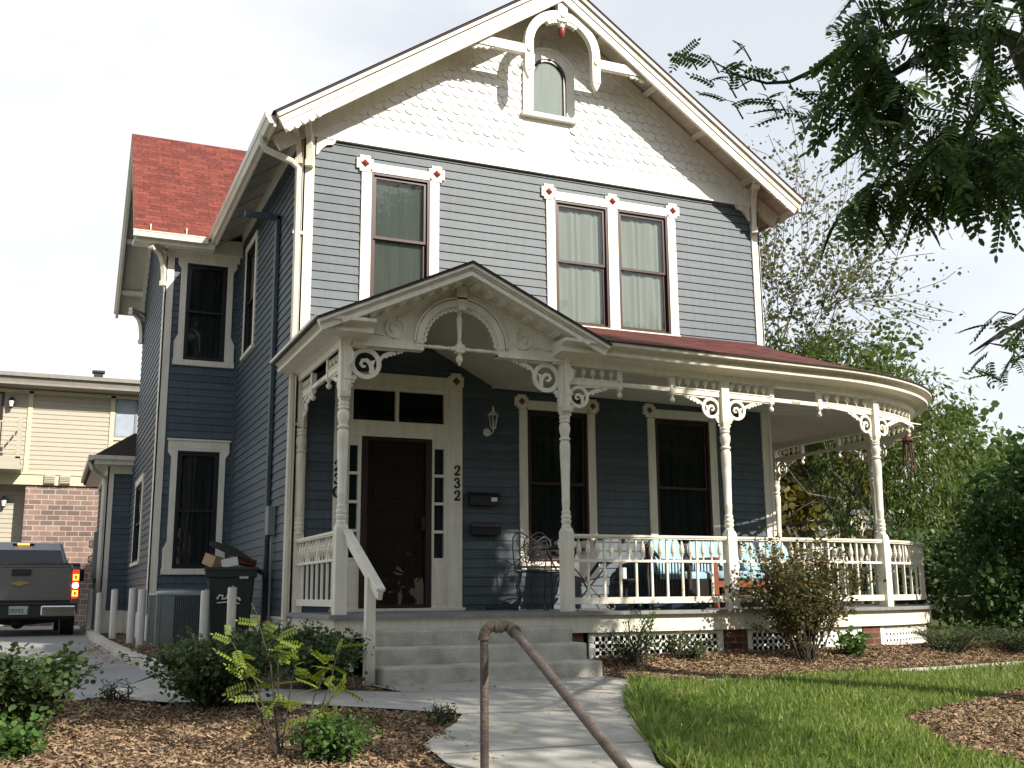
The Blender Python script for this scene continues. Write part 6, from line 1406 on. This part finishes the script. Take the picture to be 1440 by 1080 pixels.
[par(MB().box(min(s*.36, s*.96), max(s*.36, s*.96), -.24, .0, .46, .66), 'bumper', 'chrome', tr_, bevel=.03) for s in (-1, 1)]
q = MB(); q.box(-.37, .37, -.20, .0, .44, .66); q.box(-.95, .95, -.22, .0, .66, .705); q.box(-.9, .9, .0, .2, .40, .72); par(q, 'bumper_step', 'blackplastic', tr_, bevel=.01)
q = MB(); q.box(-.16, .16, -.215, -.20, .50, .65); pl = par(q, 'licence_plate', 'plate', tr_, bevel=.004)
fc = bpy.data.curves.new('plate_text', 'FONT'); fc.body = '29292 1'; fc.size = .105; fc.align_x = 'CENTER'; fc.extrude = .002
fo = bpy.data.objects.new('plate_text', fc); C.objects.link(fo); bpy.context.view_layer.update(); me = bpy.data.meshes.new_from_object(fo); bpy.data.objects.remove(fo); me.materials.clear(); me.materials.append(M['shoe'])
lo = bpy.data.objects.new('plate_number', me); C.objects.link(lo); lo.parent = pl; lo.location = (0, -.218, .53); lo.rotation_euler = (R(90), 0, 0)
for s in (-1, 1):
    q = MB(); q.box(s*.93-.06, s*.93+.06, -.025, .06, .78, 1.30); tl = par(q, 'tail_light', 'tail', tr_, bevel=.02)
    q = MB(); q.stroke([(s*.93-.035, 1.12), (s*.93+.035, 1.12), (s*.93+.035, 1.21), (s*.93-.035, 1.21)], .035, -.034, -.024, closed=True); q.stroke([(s*.93-.035, .83), (s*.93+.035, .83), (s*.93+.035, .91), (s*.93-.035, .91)], .035, -.034, -.024, closed=True); q.build('lamp', 'amber', tl)
    MB().disc(s*.93, 1.015, .055, -.034, -.024).build('reversing_lamp', 'lampwhite', tl)
    for y in (1.1, 4.75):
        q = MB(); q.lathe([(.22, -.12), (.39, -.125), (.41, -.10), (.415, 0), (.41, .10), (.39, .125), (.22, .12)], (0, 0, 0), 28, Tr(s*.86, y, .41) @ Matrix.Rotation(R(90), 4, 'Y')); w_ = par(q, 'wheel', 'blackplastic', tr_, smooth=True)
        MB().lathe([(.002, -.08), (.21, -.09), (.23, -.05), (.23, .05), (.21, .09), (.002, .08)], (0, 0, 0), 20, Tr(s*.86, y, .41) @ Matrix.Rotation(R(90), 4, 'Y')).build('rim', 'chrome', w_, smooth=True)
    q = MB(); q.box(s*1.12-.12, s*1.12+.12, 3.55, 3.68, 1.14, 1.40); q.box(min(s*.95, s*1.05), max(s*.95, s*1.05), 3.6, 3.65, 1.18, 1.25); par(q, 'mirror', 'blackplastic', tr_, bevel=.03)
q = MB(); q.add([(-.88, 2.1, 1.38), (.88, 2.1, 1.38), (.90, 4.0, 1.22), (-.90, 4.0, 1.22), (-.72, 2.30, 1.90), (.72, 2.30, 1.90), (.70, 3.35, 1.94), (-.70, 3.35, 1.94)], [(3, 2, 1, 0), (0, 1, 5, 4), (1, 2, 6, 5), (2, 3, 7, 6), (3, 0, 4, 7), (4, 5, 6, 7)]); par(q, 'cab', 'trucktop', tr_, bevel=.05)
q = MB(); q.add([(-.78, 2.125, 1.46), (.78, 2.125, 1.46), (.69, 2.305, 1.80), (-.69, 2.305, 1.80), (-.78, 2.085, 1.46), (.78, 2.085, 1.46), (.69, 2.27, 1.80), (-.69, 2.27, 1.80)], [(4, 5, 6, 7), (0, 4, 7, 3), (1, 2, 6, 5), (0, 1, 5, 4), (3, 7, 6, 2)]); par(q, 'rear_window', 'carglass', tr_)
for s in (-1, 1):
    q = MB(); q.add([(s*.905, 2.3, 1.42), (s*.915, 3.8, 1.27), (s*.745, 3.3, 1.80), (s*.735, 2.45, 1.79)], [(0, 1, 2, 3)]); par(q, 'side_window', 'carglass', tr_)
q = MB(); q.box(-.20, .20, 2.24, 2.34, 1.84, 1.88); bk = par(q, 'brake_light', 'blackplastic', tr_, bevel=.01); MB().box(-.11, .11, 2.23, 2.25, 1.845, 1.877).build('lamp', 'amber', bk)
q = MB(); q.tube([(-.7, .5, .40), (0, .5, .34), (.7, .5, .40)], .05, 8); q.sphere((0, .5, .36), .13, 8); par(q, 'rear_axle', 'blackplastic', tr_)

# ================================================================== APARTMENT BUILDING AND OTHER NEIGHBOURS
ap = empty('apartment_building', (-6, 20, -.6)); tag(ap, 'two-storey apartment block with beige siding above and mixed brown brick below, behind the driveway', 'building')
def pb(mb, name, m, root=ap, **k): o = mb.build(name, m, root, **k); o.matrix_parent_inverse = Matrix.Translation(-root.location); return o
pb(MB().box(-3.32, 1.6, 20, 28, -.8, 3.30), 'brick_wall', 'aptbrick')
def lap(x0, x1, y, z0, z1, holes=(), m='aptsiding', name='siding', step=.13):
    mb = MB(); z = z0
    while z < z1-.01:
        zt = min(z+step, z1); iv = [(x0, x1)]
        for a, b, c, d in holes:
            if c < (z+zt)/2 < d:
                nv = []
                for p, q_ in iv:
                    if b <= p or a >= q_: nv.append((p, q_))
                    else:
                        if a > p: nv.append((p, a))
                        if b < q_: nv.append((b, q_))
                iv = nv
        for p, q_ in iv: mb.add([(p, y-.022, z), (q_, y-.022, z), (q_, y-.004, zt), (p, y-.004, zt), (p, y, z), (q_, y, z)], [(0, 1, 2, 3), (4, 5, 1, 0)])
        z = zt
    return pb(mb, name, m)
lap(-12, 1.6, 20, 3.62, 5.95, [(-1.12, .5, 4.72, 5.90), (-6.4, -4.05, 3.75, 5.85)])
lap(-12, -3.34, 20.6, -.6, 3.2, [(-6.5, -4.05, -.5, 3.0)])
pb(MB().box(-12, -3.3, 20.6, 28, -.8, 3.3).box(-12, 1.6, 20.01, 28, 3.3, 5.98), 'wall', 'aptsiding')
q = MB(); q.box(-12, 1.6, 19.93, 20, 3.30, 3.60); q.box(-12, 1.6, 19.9, 20, 3.585, 3.63); q.box(-3.42, -3.30, 19.95, 20, 3.63, 5.95); q.box(-1.24, -1.12, 19.95, 20, 3.63, 5.95); q.box(-12, 1.6, 19.95, 20, 5.88, 5.98); q.box(-1.12, .5, 19.95, 20, 4.66, 4.74)
pb(q, 'trim', 'apttrim')
q = MB(); q.box(-13, 2.4, 19.25, 28, 6.00, 6.06); q.box(-13, 2.4, 19.18, 19.30, 6.22, 6.33); q.add([(-13, 19.3, 6.06), (2.4, 19.3, 6.06), (2.4, 19.22, 6.30), (-13, 19.22, 6.30)], [(0, 1, 2, 3)]); q.add([(-13, 19.2, 6.33), (2.4, 19.2, 6.33), (2.4, 24, 7.0), (-13, 24, 7.0)], [(0, 1, 2, 3)]); pb(q, 'roof', 'aptroof')
q = MB().box(-1.75, -1.50, 20.2, 20.4, 6.3, 6.68); q.box(-1.80, -1.45, 20.15, 20.45, 6.66, 6.72); pb(q, 'roof_vent', 'blackplastic')
q = MB(); q.stroke([(-1.10, 4.76), (-.02, 4.76), (-.02, 5.88), (-1.10, 5.88)], .07, 19.96, 20.02, closed=True); q.box(-.56, -.50, 19.97, 20.02, 4.76, 5.88); wf = pb(q, 'window', 'hvac'); MB().box(-1.08, -.04, 20.0, 20.01, 4.78, 5.86).build('pane', mat('sky_pane', (.35, .40, .47), .08, .1), wf)  # pane colour holds the reflected sky
for z0_, z1_, y in ((3.72, 5.86, 20.0), (-.45, 3.0, 20.6)):
    q = MB(); q.stroke([(-6.4, z0_), (-4.08, z0_), (-4.08, z1_), (-6.4, z1_)], .09, y-.04, y+.02, closed=True); q.box(-5.3, -5.2, y-.03, y+.02, z0_, z1_); wf = pb(q, 'sliding_door', 'sash'); MB().box(-6.35, -4.12, y-.005, y, z0_+.04, z1_-.04).build('pane', 'carglass', wf)
for z in (5.55, 2.82):
    y = 19.98 if z > 4 else 20.58
    q = MB(); q.box(-3.86-.05, -3.86+.05, y-.03, y, z-.10, z+.10); q.lathe([(.05, -.13), (.085, .08), (.095, .09), (.03, .17), (.005, .20)], (-3.86, y-.12, z), 8); la = pb(q, 'porch_light', 'black'); MB().lathe([(.045, -.10), (.075, .06)], (-3.86, y-.185, z), 8).build('glass', 'label', la)
q = MB(); q.box(-8, -3.50, 18.9, 20, 3.70, 3.95); q.box(-8, -3.46, 18.85, 20, 3.60, 3.72); bc = pb(q, 'balcony', 'aptsiding')
q = MB(); q.box(-3.62, -3.50, 18.9, 19.02, 3.9, 5.05); q.box(-8, -3.6, 18.93, 18.97, 4.88, 4.92); q.box(-8, -3.6, 18.93, 18.97, 4.04, 4.07); q.box(-3.58, -3.54, 19, 20, 4.9, 4.94)
for k in range(36): q.box(-7.9+k*.12, -7.88+k*.12, 18.94, 18.96, 4.05, 4.9)
q.build('railing', 'aptsiding', bc)
q = MB(); q.box(-3.62-.2, -3.50-.2, 19.4, 19.52, -.6, 1.15); q.box(-8, -3.7, 19.44, 19.48, 1.0, 1.06)
for k in range(36): q.box(-7.9+k*.12, -7.88+k*.12, 19.45, 19.47, .0, 1.0)
pb(q, 'patio_rail', 'aptsiding')
for x in (-2.72, -2.32): q = MB(); q.box(x-.14, x+.14, 19.86, 19.94, 3.34, 3.58); [q.box(x-.12, x+.12, 19.84, 19.87, 3.36+.05*k, 3.38+.05*k) for k in range(4)]; pb(q, 'vent_cover', 'aptsiding')

nh = empty('neighbour_house', (27, 26, -.6)); tag(nh, 'distant house with steep grey hipped roof, seen through the side porch', 'house')
M['greyroof'] = mat('grey_shingle', (.27, .235, .215), .9, .15, 8)
def hip(mb, x0, x1, y0, y1, z0, z1, rl): cy = (y0+y1)/2; mb.add([(x0, y0, z0), (x1, y0, z0), (x1, y1, z0), (x0, y1, z0), (x0+rl, cy, z1), (x1-rl, cy, z1)], [(0, 1, 5, 4), (1, 2, 5), (2, 3, 4, 5), (3, 0, 4), (3, 2, 1, 0)]); return mb
q = hip(MB(), 25.6, 32.5, 22.5, 30, 2.3, 4.9, 2.2); hip(q, 24.2, 27.6, 20.5, 25, 2.2, 4.0, 1.5); pb(q, 'roof', 'greyroof', nh)
pb(MB().box(26, 32, 23, 29.6, -.8, 2.35).box(24.6, 27.2, 20.9, 24.6, -.8, 2.25), 'wall', 'whitebright', nh)
q = MB(); q.box(26.3, 26.9, 20.8, 20.95, 2.15, 3.05); q.box(26.2, 27.0, 20.75, 20.9, 3.02, 3.12); pb(q, 'chimney', 'apttrim', nh)
q = MB(); q.box(24.9, 25.6, 20.84, 20.9, .4, 1.8); pb(q, 'window', 'carglass', nh)
q = MB(); q.tube([(25.55, 19.5, -.6), (25.55, 19.5, 3.9)], .07, 8); q.beam((25.2, 19.5, 3.55), (25.9, 19.5, 3.55), .07, .07); o = q.build('utility_pole', 'aptsiding'); tag(o, 'thin pale pole with a crossbar in front of the distant hipped roof', 'pole')
wb = empty('white_building', (29, 15, -.8)); tag(wb, 'bright white building with a red-brown eave glimpsed through the bushes at the right edge', 'building')
pb(MB().box(26.8, 36, 13, 20, -1.5, 2.3), 'wall', 'whitebright', wb); pb(MB().box(26.5, 36.3, 12.6, 20.3, 2.3, 2.55), 'roof', 'redwood', wb)
q = MB(); q.box(28.3, 29.4, 12.95, 13.02, .3, 1.5); q.box(31, 32.2, 12.95, 13.02, .3, 1.5); pb(q, 'window', 'carglass', wb)

# trees across the street, behind the viewer: the windows mirror them
for i, (x, y, h, w) in enumerate([(-9, -34, 12, 7), (1, -33, 13, 7), (10, -35, 14, 7), (19, -33, 13, 7), (28, -35, 13, 7)]):
    bl_ = [((x+random.uniform(-w*.4, w*.4), y+random.uniform(-1, 1), h*(.10+.8*k/7)), (w*.42, w*.3, h*.16)) for k in range(8)]
    tree('street_tree', ['leftmost', 'second from the left', 'middle', 'second from the right', 'rightmost'][i]+' broad tree across the street, mirrored in the windows', (x, y, -1.5), .25, bl_, 7000, 'hedge', .6, group='trees across the street', seed=60+i, lv=1, L=h*.35, spread=.5)
